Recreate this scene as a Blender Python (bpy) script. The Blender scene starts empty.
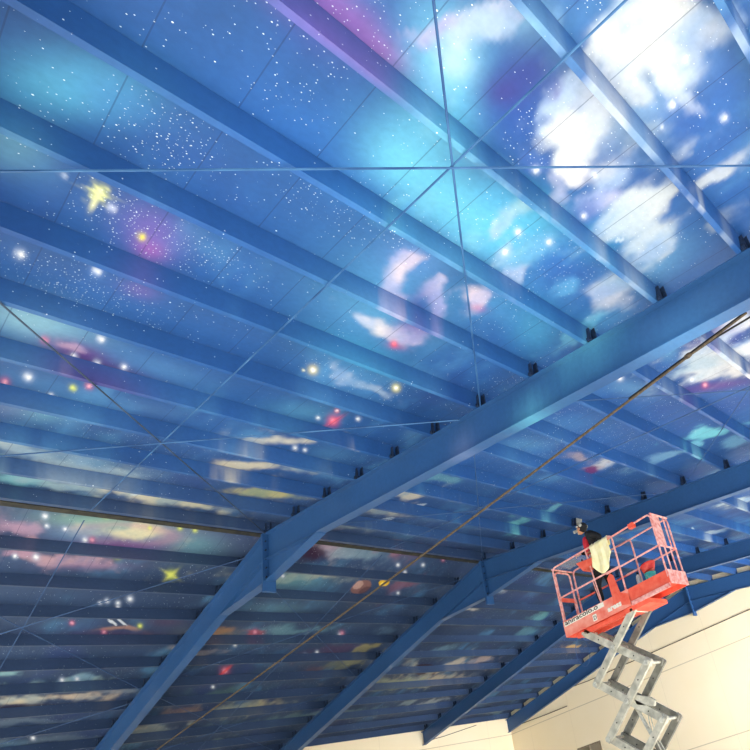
import bpy, bmesh, math, random
import numpy as np
from mathutils import Vector, Matrix
random.seed(7)
SC = bpy.context.scene
COL = SC.collection
# ---------------------------------------------------------------- place dimensions (metres)
YR, ZR, T = 10.294, 7.2, 0.17351          # ridge line, height of the rafter tops there, roof slope
XW, YW, YN = 18.36, 20.955, -0.37         # end wall, far side wall, near side edge of the roof
FX = [-0.24, 4.320, 8.998, 14.06, 18.16]  # frames (near flange edge)
PD = 0.22                                 # purlin depth
C_ = 1 / math.sqrt(1 + T * T)
HS = 5.6
NEAR = [0.1824, 0.3635, 0.5326, 0.6997, 0.8687, 1.0368, 1.2059, 1.369, 1.537, 1.7081, 1.865]
FAR = [0.1973, 0.3683, 0.5294, 0.7015, 0.8626, 1.0336, 1.2127, 1.3788, 1.5549, 1.734, 1.895]
def zp(y): return ZR - T * abs(y - YR)    # plane of purlin undersides
def zroof(y): return zp(y) + PD
def lin(c): 
    return tuple((v / 255 / 12.92) if v / 255 <= 0.04045 else ((v / 255 + 0.055) / 1.055) ** 2.4 for v in c)
# ---------------------------------------------------------------- mural
BLOBS = [
('s',0.355,3.193,21.22,10.39,13.53,(92,186,222),0.75),
('s',0.242,3.742,74.29,13,59.01,(130,205,225),0.50),
('s',0.514,3.106,17.71,4.407,30.25,(70,140,205),0.50),
('s',0.233,3.957,38.95,4.664,25.75,(110,180,210),0.50),
('s',1.112,1.699,18.45,12.59,52.6,(150,92,176),0.75),
('s',1.408,1.699,22.31,12.61,112.7,(158,96,172),0.70),
('s',0.956,1.820,73.1,21.92,100.6,(110,110,200),0.60),
('s',1.193,1.860,20.97,7.064,38.34,(80,96,190),0.40),
('s',1.909,2.263,14.26,-0.2913,11,(112,205,236),0.80),
('s',2.379,2.350,4.438,-0.9075,8.378,(112,205,236),0.85),
('s',1.706,1.450,17.53,-6.116,13.11,(126,208,238),0.85),
('s',1.907,1.813,16.77,-1.167,10.59,(110,200,236),0.80),
('s',2.830,2.288,8.027,-1.55,10.73,(100,200,236),0.80),
('s',1.807,0.910,45,8.719,41.83,(150,205,240),0.70),
('s',1.798,2.756,10.09,1.624,20.97,(60,130,210),0.50),
('s',1.342,2.539,10.46,2.019,15.22,(50,118,200),0.40),
('c',1.598,1.264,281.1,1.591,54.33,(205,190,235),0.70),
('c',1.707,1.155,119.6,-15.24,52.68,(238,244,250),0.98),
('c',1.695,1.024,359.8,111.6,133.9,(240,235,248),0.90),
('c',1.708,1.315,198.8,-39.92,127.6,(205,225,245),0.60),
('s',2.081,1.166,39.93,3.104,15.99,(52,56,140),0.80),
('s',2.374,1.138,177.2,-108.6,142.9,(120,86,180),0.80),
('s',2.219,1.416,18.72,-0.2024,15.13,(40,84,170),0.70),
('s',2.061,1.354,77.78,18.98,60.62,(60,54,138),0.70),
('s',2.200,0.710,57.88,1.103,40.82,(44,100,180),0.50),
('w',2.345,0.652,21.98,1.429,22.99,(232,238,240),0.97),
('w',2.423,0.367,17.22,6.574,17.57,(238,241,240),0.97),
('w',2.672,0.280,23.4,10.04,37.4,(226,234,240),0.95),
('w',2.562,0.121,43.7,22.94,44.63,(238,240,240),0.90),
('c',2.708,0.430,27.76,19.31,53.35,(238,244,250),0.95),
('c',2.915,0.401,36.93,12.31,120.9,(238,244,250),0.95),
('c',3.059,0.390,110,19.09,223.6,(238,244,250),0.90),
('s',2.822,0.186,26.38,-13.76,51.65,(92,140,205),0.55),
('s',2.645,0.247,85.35,35.91,133.9,(110,150,205),0.50),
('s',2.804,0.771,24.66,2.428,12.18,(150,190,228),0.75),
('s',3.114,0.543,20.14,7.115,24.35,(42,92,172),0.75),
('s',3.124,0.254,19.87,-12.07,30.68,(48,104,184),0.70),
('w',2.664,1.268,34.92,-16.55,21.95,(238,244,250),0.99),
('w',2.869,1.491,48.32,-2.31,48.83,(250,246,250),0.98),
('s',2.604,1.068,23.29,-6.841,21.41,(196,212,236),0.75),
('c',3.216,1.478,30.95,1.733,15.47,(228,220,245),0.90),
('c',2.469,1.173,106.2,-51.05,76.04,(238,244,250),0.95),
('w',3.061,1.181,30.95,1.309,13.87,(222,230,242),0.85),
('w',3.485,1.198,35.12,3.565,7.699,(236,240,242),0.95),
('w',3.713,1.453,38.2,1.429,7.406,(232,240,244),0.95),
('w',3.477,0.987,49.69,1.496,22.43,(224,234,242),0.85),
('s',3.426,1.679,19.82,1.659,11.06,(70,170,216),0.75),
('s',3.322,2.001,16,1.517,7.467,(70,150,214),0.70),
('c',2.978,1.727,72.88,8.073,36.52,(200,196,232),0.80),
('s',3.196,1.649,64.41,6.333,34.82,(96,84,170),0.55),
('w',3.689,0.594,112.9,12.34,30.62,(228,236,242),0.90),
('w',4.101,0.825,136,7.705,42.12,(190,206,226),0.70),
('s',3.451,0.479,27.03,4.787,22.73,(44,96,176),0.60),
('w',3.995,2.011,23.27,-3.029,12.85,(232,236,242),0.95),
('w',4.134,2.206,20.81,-8.999,27.13,(228,226,240),0.90),
('s',4.074,1.604,14.51,0.06815,4.78,(120,180,220),0.60),
('w',3.916,1.489,81.28,1.49,16.19,(228,236,242),0.85),
('s',4.361,2.481,18.98,1.767,7.002,(78,160,212),0.50),
('c',2.767,2.289,59.32,-11.89,68.96,(238,244,250),0.95),
('c',2.997,2.379,65.89,-23.29,42.39,(238,244,250),0.95),
('c',3.205,2.521,115,-46.25,98.19,(236,238,248),0.90),
('s',2.982,2.023,12.17,-0.8271,11.22,(92,196,234),0.75),
('s',3.408,2.210,10.03,-3.287,10.2,(40,90,180),0.60),
('s',3.536,2.820,6.47,0.8269,9.546,(70,150,210),0.55),
('s',2.583,1.997,31.24,7.652,36.33,(84,176,226),0.60),
('s',3.977,3.073,9.213,-4.222,8.897,(80,170,214),0.55),
('c',2.757,2.103,41.74,-11.24,29.97,(176,226,242),0.80),
('c',3.086,2.323,33.53,1.297,16.04,(150,220,240),0.75),
('c',2.182,1.850,36.73,0.9374,26.55,(150,220,240),0.55),
('c',1.804,1.669,54.99,-8.999,33.36,(150,214,240),0.60),
('c',2.642,0.736,28.17,19.24,80.28,(220,230,240),0.85),
('c',2.663,-0.037,55.15,-14.23,102.1,(150,180,220),0.70),
('s',2.482,0.915,53.1,-11.38,57.54,(215,225,240),0.60),
('c',2.985,0.860,66.62,17.67,27.53,(190,214,236),0.70),
('c',3.519,1.472,17.89,-0.9961,10.47,(210,226,240),0.80),
('c',2.818,1.681,38.52,-25.66,37.49,(200,206,236),0.60),
('c',1.939,0.839,94.11,-1.816,80.16,(176,216,240),0.70),
('s',1.741,1.428,95.87,-7.69,61.86,(190,222,244),0.60),
('c',2.755,1.958,53.02,-16.21,34.51,(150,205,240),0.70),
('c',3.244,2.802,52.13,3.199,45.96,(176,196,236),0.60),
('c',2.248,2.487,58.26,14.3,28,(120,205,236),0.60),
('c',3.662,2.394,40.47,1.634,19.1,(96,170,220),0.70),
('c',2.520,1.484,75.48,-25.62,68.25,(70,110,190),0.50),
('c',4.332,2.745,43.63,4.882,13.51,(110,190,226),0.60),
('c',4.826,2.289,46.19,6.869,12.46,(90,150,206),0.50),
('c',2.679,2.489,48.58,13.01,39.75,(140,220,244),0.60),
('c',1.615,1.212,352,114.2,114.4,(186,190,232),0.60),
('s',2.705,3.716,2.623,-0.2489,2.156,(96,172,220),0.75),
('s',2.497,2.998,16.74,1.22,11.44,(100,150,220),0.55),
('c',2.539,3.075,101.1,-9.328,36.31,(226,214,240),0.90),
('w',2.586,3.441,76.22,-22.57,32.63,(240,226,240),0.97),
('c',2.775,3.629,113.7,-34.76,61.1,(232,216,236),0.90),
('w',2.681,3.986,29.55,-12.89,41.25,(246,240,244),0.97),
('c',2.926,4.043,25.19,-8.971,36.42,(232,216,234),0.90),
('c',3.123,4.000,54.94,2.108,67.26,(214,196,226),0.80),
('w',2.977,3.416,95.89,-48.86,34.74,(216,204,232),0.92),
('c',2.844,3.134,141.8,-42.69,89.75,(226,214,236),0.85),
('s',2.930,3.605,42.43,-19.37,22.2,(52,66,150),0.75),
('s',3.041,3.824,37.17,5.741,28.75,(130,96,176),0.50),
('s',3.103,4.256,114.4,24.15,177.8,(180,90,140),0.55),
('w',3.252,3.030,76.5,-41.79,64.12,(240,222,240),0.95),
('s',3.322,3.192,178.2,30.72,258.4,(190,100,160),0.50),
('c',3.037,5.088,35.1,-17.3,46.95,(226,224,236),0.90),
('c',3.386,5.161,20.28,-17.97,73.08,(206,216,232),0.85),
('s',3.094,5.151,4.541,-2.477,7.21,(84,150,206),0.60),
('s',2.897,4.588,4.617,-1.707,16.99,(70,160,204),0.65),
('s',1.013,4.142,28.07,-3.77,12.34,(122,98,184),0.70),
('s',1.062,4.357,116.3,-7.309,61.36,(170,96,180),0.60),
('d',0.997,4.130,9.258,-1.72,6.208,(0,0,0),1.00),
('d',0.817,3.218,9.409,-0.4544,7.537,(0,0,0),0.90),
('d',0.668,2.342,17.88,9.469,23.55,(0,0,0),0.35),
('d',1.208,2.381,18.33,3.979,17.24,(0,0,0),0.40),
('d',1.675,2.950,7.304,1.152,16.78,(0,0,0),0.80),
('d',2.465,1.426,16.85,-5.971,15.18,(0,0,0),0.90),
('d',0.841,5.222,3.616,-0.5314,6.562,(0,0,0),0.95),
('d',1.310,4.108,7.325,-1.513,16.09,(0,0,0),0.90),
('d',0.821,4.600,9.552,-2.538,15.03,(0,0,0),0.80),
('d',2.096,2.859,4.502,1.368,9.084,(0,0,0),0.55),
('d',0.358,3.420,26.49,3.471,14.59,(0,0,0),0.35),
('d',1.379,1.445,43.16,37.52,52.35,(0,0,0),0.50),
('s',1.154,4.920,65.19,2.042,54.52,(120,92,168),0.50),
('s',0.766,5.937,7.529,-0.1023,6.76,(130,186,214),0.75),
('s',0.644,5.954,23.18,1.914,16.83,(150,200,216),0.50),
('s',1.061,6.232,19.01,-5.418,33.96,(104,44,128),0.90),
('s',1.316,6.377,9.513,-2.253,37.18,(80,44,120),0.85),
('w',1.010,6.190,87.69,-4.711,110.2,(214,176,206),0.80),
('s',1.648,6.136,4.414,-0.6712,16.52,(92,146,196),0.45),
('s',0.951,7.113,5.597,-0.8867,13.69,(88,140,190),0.50),
('s',1.102,7.721,33.76,1.304,9.249,(112,176,200),0.55),
('s',0.827,7.747,25.28,2.154,7.204,(140,160,190),0.30),
('w',1.098,8.831,14.71,-8.845,30.48,(206,220,224),0.85),
('w',1.754,9.059,5.787,-2.786,23.93,(196,214,222),0.85),
('s',1.469,8.955,2.107,-1.513,9.544,(128,164,190),0.60),
('w',1.286,9.948,18.04,-3.532,11.56,(120,196,206),0.70),
('w',1.677,9.990,4.172,-1.823,26.08,(170,200,214),0.80),
('w',2.498,9.833,3.956,-1.335,16.31,(238,230,206),0.92),
('w',3.062,9.885,3.904,-1.687,21.03,(226,222,196),0.90),
('w',3.103,7.079,16.89,12.93,21.11,(232,228,214),0.92),
('w',3.158,7.989,8.892,8.305,28.47,(236,226,200),0.92),
('w',3.645,7.732,11.99,6.318,27.88,(190,206,210),0.70),
('w',3.802,8.854,8.568,1.754,21.53,(226,216,150),0.90),
('s',1.832,7.072,10.2,-0.00391,24.4,(90,130,180),0.40),
('s',3.044,6.154,10.24,3.467,12.6,(92,160,196),0.50),
('s',3.865,7.105,12.34,2.642,10.95,(84,140,186),0.50),
('s',2.836,11.022,1.106,0.2898,4.797,(150,122,176),0.70),
('s',2.417,10.828,2.448,0.9928,24.78,(150,206,176),0.80),
('s',3.545,11.149,4.551,-0.2006,6.108,(110,170,180),0.70),
('w',2.688,11.029,3.682,1.205,17.51,(252,242,200),0.98),
('r',2.695,11.055,2.809,0.6843,11.68,(196,150,170),0.50),
('s',2.682,11.366,3.089,4.297,53.17,(104,64,142),0.70),
('w',1.577,11.247,11.37,-4.604,18.38,(196,158,184),0.85),
('w',1.772,11.484,17.28,-11.33,47.18,(206,160,176),0.85),
('s',2.109,11.196,9.716,1.298,14.83,(104,160,196),0.60),
('s',2.243,11.516,13.18,-2.53,58.41,(110,60,140),0.70),
('w',2.128,11.901,4.149,1.992,53.63,(212,172,184),0.90),
('w',1.639,11.856,19.25,13.85,88.11,(180,142,168),0.75),
('s',2.477,11.982,6.443,11.55,73.33,(150,120,160),0.50),
('w',3.412,14.029,8.29,0.5253,184.7,(196,150,128),0.70),
('s',3.442,14.140,1.306,-0.03192,45.21,(88,70,110),0.60),
('s',3.988,13.679,10.23,-2.078,29.46,(92,70,100),0.60),
('w',3.322,15.947,3.989,-1.844,34.36,(176,204,204),0.90),
('w',2.267,15.626,24.43,-5.123,42.37,(150,196,204),0.80),
('w',2.633,16.679,4.374,-3.537,34.07,(240,226,196),0.97),
('w',3.506,16.706,3.309,-1.559,29.57,(228,208,186),0.90),
('s',2.704,17.034,3.605,-3.997,32.14,(70,44,62),0.60),
('w',4.085,16.487,6.426,-2.327,50.37,(150,160,172),0.50),
('w',2.988,17.724,1.748,-4.907,48.98,(108,128,150),0.60),
('w',3.684,18.795,2.075,-6.576,39.55,(108,128,146),0.60),
('s',4.978,14.129,2.679,-0.8412,16.64,(150,160,160),0.50),
('c',5.074,14.045,11.82,-3.854,38.16,(214,160,110),0.70),
('c',5.692,14.081,48.26,0.7253,50.57,(200,92,104),0.75),
('c',4.831,13.967,32.27,-10.18,71.83,(170,90,100),0.50),
('w',6.371,13.940,1.911,-0.2741,31.9,(126,170,186),0.70),
('w',5.679,10.683,3.046,-1.878,9.321,(196,172,190),0.92),
('w',6.192,10.823,4.094,-1.238,14.56,(150,180,196),0.70),
('w',5.420,10.980,11.8,-1.951,7.2,(62,36,66),0.98),
('w',5.162,11.308,32.73,-8.141,9.767,(62,116,140),0.70),
('w',5.101,10.643,51.25,48.95,62.35,(222,190,196),0.80),
('w',5.641,11.840,1.724,6.306,45.08,(214,206,184),0.80),
('s',5.507,11.971,2.57,0.203,9.352,(110,166,176),0.65),
('w',6.501,10.686,1.389,0.07462,13.68,(110,140,166),0.55),
('w',7.402,10.577,4.055,0.6102,14.75,(126,76,112),0.70),
('w',7.025,10.502,11.45,3.737,47.06,(206,140,150),0.60),
('w',7.987,11.838,10.26,3.479,7.389,(150,96,116),0.70),
('w',7.936,10.308,2.436,2.655,18.31,(70,84,130),0.50),
('s',5.677,13.039,3.05,0.5847,25.07,(116,160,176),0.50),
('h',7.030,12.045,22.68,-2.546,12.85,(138,100,98),1.00),
('h',6.924,11.976,86.65,-13.36,36.24,(196,160,152),0.85),
('h',7.180,12.152,96.02,15.45,41.73,(70,44,58),0.60),
('h',7.452,11.823,61.52,-17.49,63.17,(240,190,46),1.00),
('h',7.452,11.865,275.4,-123.9,305.7,(252,230,120),0.90),
('w',7.945,14.911,3.465,0.2126,13.49,(100,70,104),0.60),
('w',8.643,14.830,12.35,2.324,14.21,(180,172,120),0.75),
('w',8.352,15.727,5.244,1.26,16.47,(140,144,112),0.60),
('w',8.658,15.586,18.87,10.08,14.8,(170,168,130),0.60),
('w',7.894,15.852,15.64,-8.198,13.12,(120,90,100),0.50),
('w',8.733,13.898,30.62,-0.7997,10.54,(110,140,166),0.60),
('w',6.313,13.808,5.597,-1.62,33.32,(96,140,160),0.40),
('w',4.944,14.802,3.562,1.532,57.14,(170,160,160),0.60),
('w',6.890,17.912,1.295,0.4991,9.764,(214,204,170),0.90),
('w',5.163,18.712,5.668,-2.498,18.47,(214,204,180),0.80),
('w',6.183,16.911,4.165,0.239,12.16,(96,130,134),0.60),
('w',5.582,17.849,6.719,1.283,31.81,(160,130,120),0.50),
('w',7.493,20.139,0.6647,-0.3488,20.19,(170,186,172),0.80),
('w',9.522,18.859,0.3191,-0.03846,19.64,(140,170,170),0.50),
('w',9.851,18.008,0.7118,0.5196,20.66,(110,130,146),0.40),
('w',10.655,16.031,25.4,-15.7,13.42,(222,216,196),0.95),
('h',11.355,16.281,4.844,-3.653,8.681,(52,26,44),0.95),
('w',12.133,16.024,5.564,2.672,5.429,(222,214,196),0.95),
('w',12.956,15.752,3.596,2.366,16.55,(206,186,180),0.85),
('w',11.761,16.980,0.4911,-0.009464,7.333,(222,206,178),0.92),
('w',10.944,17.075,1.541,-0.6498,8.191,(170,180,150),0.80),
('w',10.831,15.134,11.31,8.602,10.53,(130,170,190),0.60),
('w',13.131,18.839,5.064,7.778,19.06,(206,214,214),0.80),
('w',12.167,18.652,18.1,7.117,17.5,(170,190,196),0.60),
('w',5.571,1.474,33.42,-2.931,10.99,(238,244,250),0.97),
('w',6.062,1.554,14.19,-5.597,35.96,(238,244,250),0.97),
('s',5.654,1.788,13.25,-2.744,7.439,(84,66,160),0.70),
('w',5.967,1.925,9.041,-1.391,9.131,(238,242,246),0.99),
('w',6.134,2.290,11.53,2.558,8.089,(226,232,240),0.97),
('w',6.413,1.922,13.34,2.181,14.64,(244,244,248),0.97),
('s',6.611,2.338,35.82,23.03,18.79,(96,60,140),0.80),
('w',5.979,2.424,17.62,0.1197,8.274,(170,200,224),0.70),
('s',5.309,2.236,28.07,-26.42,55.11,(110,180,220),0.60),
('s',5.740,3.142,8.296,6.835,29.38,(104,160,206),0.50),
('s',5.771,4.450,5.477,3.545,8.051,(80,136,190),0.50),
('s',5.824,5.237,9.636,4.705,13.85,(100,160,200),0.50),
('w',7.349,4.976,23.64,-0.5131,18.6,(216,220,230),0.95),
('w',7.341,5.241,28.02,-10.56,34.23,(110,40,110),0.95),
('w',6.844,5.087,25.53,6.022,40.38,(190,170,170),0.60),
('w',7.868,3.248,37.47,10.01,11.33,(120,206,220),0.80),
('w',8.038,3.584,33.86,-36.55,65.97,(120,200,220),0.70),
('w',8.549,2.961,12.96,3.194,11.33,(110,170,206),0.60),
('w',7.980,4.118,39.15,2.161,3.308,(120,170,206),0.70),
('w',5.557,7.730,12.39,3.704,16,(228,222,206),0.95),
('w',5.595,8.762,6.203,-0.4674,27.59,(196,200,190),0.85),
('w',5.654,9.703,3.09,-1.008,14.46,(150,170,176),0.70),
('w',5.571,6.975,11.07,7.316,17.3,(110,170,190),0.70),
('w',8.215,7.928,77.51,-25.32,18.07,(140,214,210),0.90),
('w',8.348,8.385,53.66,-42.1,47,(120,200,210),0.80),
('w',8.202,7.014,71.42,-16.77,10.44,(120,190,214),0.85),
('w',8.419,7.520,51.01,-44.89,51.86,(110,180,210),0.70),
('w',11.526,4.640,28.23,4.168,8.54,(206,226,236),0.95),
('w',13.311,6.276,22.65,4.505,8.622,(190,210,224),0.85),
('h',12.627,6.444,170.2,-291.5,525.9,(190,210,224),0.90),
('w',13.034,7.109,12.54,2.333,39.77,(120,150,180),0.60),
('w',13.370,13.012,17.89,-4.719,6.729,(116,176,180),0.80),
('w',13.509,13.940,18.04,1.82,5.959,(110,160,176),0.60),
('w',10.568,11.704,14.85,1.698,107.6,(206,214,220),0.90),
('w',10.353,12.642,26.02,-10.96,105.9,(226,226,220),0.90),
('w',16.781,15.154,5.807,0.6588,18.79,(232,190,120),0.90),
('w',17.279,20.273,8.964,-4.073,9.369,(130,160,176),0.70),
('w',17.351,19.212,22.28,-4.502,11.03,(120,150,170),0.60),
('t',0.670,3.981,776,-25.59,155,(232,236,90),0.80),
('t',0.670,3.981,3928,-129.5,784.6,(255,255,255),1.40),
('t',0.670,3.981,370.5,1177,6904,(240,244,170),1.00),
('t',0.670,3.981,1.517e+04,-8222,4594,(240,244,170),1.00),
('t',0.670,3.981,3.515e+04,-2348,190.2,(240,244,170),1.00),
('t',0.670,3.981,2.048e+04,7047,2526,(240,244,170),1.00),
('t',0.670,4.119,4556,8.619,163.2,(240,240,180),0.80),
('t',0.763,4.074,2379,-114.7,482.5,(200,210,240),0.80),
('t',0.763,4.074,1.204e+04,-580.8,2443,(255,255,255),1.40),
('t',0.482,3.965,6826,-51.62,1266,(200,220,250),0.80),
('t',0.482,3.965,3.455e+04,-261.3,6407,(255,255,255),1.40),
('t',0.981,4.246,1956,-159.8,417.4,(226,214,90),0.80),
('t',0.981,4.246,9904,-809.2,2113,(240,220,90),1.40),
('t',0.457,5.024,1351,-45.35,189.5,(180,200,230),0.80),
('t',0.457,5.024,6841,-229.6,959.4,(255,255,255),1.40),
('t',0.868,4.879,1050,-85.08,181.7,(150,180,230),0.80),
('t',0.868,4.879,5316,-430.7,919.7,(255,255,255),1.40),
('t',2.642,5.270,5746,-1713,1929,(220,220,120),0.80),
('t',2.642,5.270,2.909e+04,-8670,9767,(255,255,255),1.40),
('t',2.715,5.206,454.7,-139.7,159.6,(226,206,110),0.80),
('t',2.715,5.206,2302,-707,807.9,(255,255,255),1.40),
('t',3.557,4.987,420.9,-172.8,212.7,(226,216,90),0.80),
('t',3.557,4.987,2131,-874.8,1077,(255,255,255),1.40),
('t',3.419,6.155,235.3,-88.66,86.37,(230,60,100),0.80),
('t',3.419,6.155,1191,-448.8,437.3,(255,160,180),1.40),
('t',3.428,6.148,1429,74.06,39.49,(235,90,120),0.90),
('t',3.331,5.890,1552,-576.5,585.8,(230,80,110),0.80),
('t',3.331,5.890,7856,-2919,2965,(255,255,255),1.40),
('t',3.069,4.238,807.1,-284.3,412.7,(220,60,90),0.80),
('t',3.069,4.238,4086,-1439,2089,(240,120,140),1.40),
('t',1.042,6.339,1886,-218.7,251.3,(200,214,240),0.80),
('t',1.042,6.339,9549,-1107,1272,(255,255,255),1.40),
('t',1.131,5.887,1334,-164.8,204.3,(200,214,240),0.80),
('t',1.131,5.887,6752,-834.1,1034,(255,255,255),1.40),
('t',1.211,6.350,1714,-230.3,245.5,(200,214,240),0.80),
('t',1.211,6.350,8678,-1166,1243,(255,255,255),1.40),
('t',1.399,6.280,1563,-241.7,247,(200,214,240),0.80),
('t',1.399,6.280,7911,-1223,1250,(255,255,255),1.40),
('t',0.846,7.003,969.5,-94.78,103.1,(200,214,240),0.80),
('t',0.846,7.003,4908,-479.8,521.7,(255,255,255),1.40),
('t',0.866,7.365,4350,-437.7,433.6,(200,214,240),0.80),
('t',0.866,7.365,2.202e+04,-2216,2195,(255,255,255),1.40),
('t',1.064,7.279,2542,-305.8,281.3,(200,214,240),0.80),
('t',1.064,7.279,1.287e+04,-1548,1424,(255,255,255),1.40),
('t',3.618,5.928,1368,-551.5,566.8,(200,214,240),0.80),
('t',3.618,5.928,6927,-2792,2869,(255,255,255),1.40),
('t',3.419,7.148,887.3,-317.9,264.1,(200,214,240),0.80),
('t',3.419,7.148,4492,-1609,1337,(255,255,255),1.40),
('t',3.542,7.136,1321,-490.1,411.8,(200,214,240),0.80),
('t',3.542,7.136,6687,-2481,2085,(255,255,255),1.40),
('t',3.250,6.187,1578,-564.5,541.3,(200,214,240),0.80),
('t',3.250,6.187,7989,-2858,2740,(255,255,255),1.40),
('t',3.010,2.433,683.3,-196.5,562.8,(200,214,240),0.80),
('t',3.010,2.433,3459,-994.7,2849,(255,255,255),1.40),
('t',2.935,2.181,738.2,-189.2,635.7,(200,214,240),0.80),
('t',2.935,2.181,3737,-958,3218,(255,255,255),1.40),
('t',2.898,0.558,746.9,14.37,994.7,(200,214,240),0.80),
('t',2.898,0.558,3781,72.77,5036,(255,255,255),1.40),
('t',2.595,0.657,1258,40.82,1452,(200,214,240),0.80),
('t',2.595,0.657,6367,206.6,7353,(255,255,255),1.40),
('t',2.617,1.628,994.3,-148.2,888.3,(200,214,240),0.80),
('t',2.617,1.628,5034,-750.4,4497,(255,255,255),1.40),
('t',2.959,1.330,824.5,-126,915,(200,214,240),0.80),
('t',2.959,1.330,4174,-637.7,4632,(255,255,255),1.40),
('t',3.198,1.662,961,-227.7,1061,(200,214,240),0.80),
('t',3.198,1.662,4865,-1153,5372,(255,255,255),1.40),
('t',3.198,2.076,912.9,-259.9,894.3,(200,214,240),0.80),
('t',3.198,2.076,4621,-1316,4528,(255,255,255),1.40),
('t',3.239,0.326,834,36.66,1333,(200,214,240),0.80),
('t',3.239,0.326,4222,185.6,6748,(255,255,255),1.40),
('t',2.702,0.322,1273,135,1661,(200,214,240),0.80),
('t',2.702,0.322,6442,683.4,8408,(255,255,255),1.40),
('t',2.993,0.711,3645,-112.9,4844,(200,214,240),0.80),
('t',2.993,0.711,1.845e+04,-571.6,2.452e+04,(255,255,255),1.40),
('t',5.815,2.754,369.1,-261.5,671.2,(200,214,240),0.80),
('t',5.815,2.754,1868,-1324,3398,(255,255,255),1.40),
('t',5.011,4.052,808.6,-490.7,823.8,(200,214,240),0.80),
('t',5.011,4.052,4094,-2484,4171,(255,255,255),1.40),
('t',6.222,2.469,310.4,-234,680.3,(200,214,240),0.80),
('t',6.222,2.469,1571,-1184,3444,(255,255,255),1.40),
('t',5.444,3.074,276.9,-184.1,416.3,(200,214,240),0.80),
('t',5.444,3.074,1402,-932,2107,(255,255,255),1.40),
('t',5.344,2.259,453.4,-277.6,837.2,(200,214,240),0.80),
('t',5.344,2.259,2295,-1405,4238,(255,255,255),1.40),
('t',1.701,10.818,842.3,-140.9,186,(200,214,240),0.80),
('t',1.701,10.818,4264,-713.1,941.7,(255,255,255),1.40),
('t',1.772,11.047,1561,-270.5,341.3,(200,214,240),0.80),
('t',1.772,11.047,7902,-1369,1728,(255,255,255),1.40),
('t',2.247,11.297,672.7,-137.1,160.9,(200,214,240),0.80),
('t',2.247,11.297,3406,-694,814.4,(255,255,255),1.40),
('t',1.970,11.073,1449,-269,332.3,(200,214,240),0.80),
('t',1.970,11.073,7338,-1362,1682,(255,255,255),1.40),
('t',1.609,11.862,1280,-215,243.1,(200,214,240),0.80),
('t',1.609,11.862,6479,-1089,1231,(255,255,255),1.40),
('t',1.828,11.846,757.8,-137.2,152.6,(200,214,240),0.80),
('t',1.828,11.846,3836,-694.4,772.5,(255,255,255),1.40),
('t',2.956,13.007,773.1,-192.2,179.4,(200,214,240),0.80),
('t',2.956,13.007,3914,-972.8,908.3,(255,255,255),1.40),
('t',3.119,13.059,734.1,-189.2,175.9,(200,214,240),0.80),
('t',3.119,13.059,3717,-957.9,890.7,(255,255,255),1.40),
('t',3.155,13.191,1129,-293.2,268.9,(200,214,240),0.80),
('t',3.155,13.191,5717,-1484,1361,(255,255,255),1.40),
('t',3.244,12.913,454.6,-120.5,114,(200,214,240),0.80),
('t',3.244,12.913,2302,-610.1,577.3,(255,255,255),1.40),
('t',2.882,13.079,1402,-342.5,317.2,(200,214,240),0.80),
('t',2.882,13.079,7099,-1734,1606,(255,255,255),1.40),
('t',3.053,15.914,678.1,-165.9,117.7,(200,214,240),0.80),
('t',3.053,15.914,3433,-840.1,595.9,(255,255,255),1.40),
('t',3.266,15.898,639.9,-163.6,116.9,(200,214,240),0.80),
('t',3.266,15.898,3240,-828.1,591.7,(255,255,255),1.40),
('t',3.205,18.544,597.8,-142.4,83.41,(200,214,240),0.80),
('t',3.205,18.544,3026,-721,422.3,(255,255,255),1.40),
('t',5.217,19.227,366.8,-118.8,73.84,(200,214,240),0.80),
('t',5.217,19.227,1857,-601.7,373.8,(255,255,255),1.40),
('t',7.373,11.096,372,-192.2,259.6,(200,214,240),0.80),
('t',7.373,11.096,1883,-973.2,1314,(255,255,255),1.40),
('t',7.683,11.330,451.4,-241.2,322.1,(200,214,240),0.80),
('t',7.683,11.330,2285,-1221,1631,(255,255,255),1.40),
('t',7.938,10.997,369.5,-204,286.1,(200,214,240),0.80),
('t',7.938,10.997,1871,-1033,1448,(255,255,255),1.40),
('t',8.013,12.187,366.1,-200,248.6,(200,214,240),0.80),
('t',8.013,12.187,1854,-1013,1258,(255,255,255),1.40),
('t',5.323,11.851,713.7,-277.9,314.7,(200,214,240),0.80),
('t',5.323,11.851,3613,-1407,1593,(255,255,255),1.40),
('t',5.822,16.601,593.5,-224.5,171.6,(200,214,240),0.80),
('t',5.822,16.601,3004,-1136,868.9,(255,255,255),1.40),
('t',7.242,15.134,501.9,-234.6,216.6,(200,214,240),0.80),
('t',7.242,15.134,2541,-1188,1097,(255,255,255),1.40),
('t',7.464,14.994,478.3,-230.1,217.4,(200,214,240),0.80),
('t',7.464,14.994,2421,-1165,1100,(255,255,255),1.40),
('t',7.595,14.110,355.9,-177.8,181.6,(200,214,240),0.80),
('t',7.595,14.110,1802,-900,919.6,(255,255,255),1.40),
('t',5.524,14.602,653.3,-249.8,219.4,(200,214,240),0.80),
('t',5.524,14.602,3308,-1265,1111,(255,255,255),1.40),
('t',0.815,6.196,1526,-138,190,(190,90,130),0.80),
('t',0.815,6.196,7728,-698.7,961.8,(240,170,190),1.40),
('t',1.269,6.868,1233,-174,162.4,(190,90,130),0.80),
('t',1.269,6.868,6243,-881,822.2,(240,170,190),1.40),
('t',0.724,7.231,1000,-86.17,96.33,(190,90,130),0.80),
('t',0.724,7.231,5064,-436.3,487.7,(240,170,190),1.40),
('t',2.324,11.279,655.5,-136.6,160.1,(190,90,130),0.80),
('t',2.324,11.279,3319,-691.4,810.5,(240,170,190),1.40),
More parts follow.
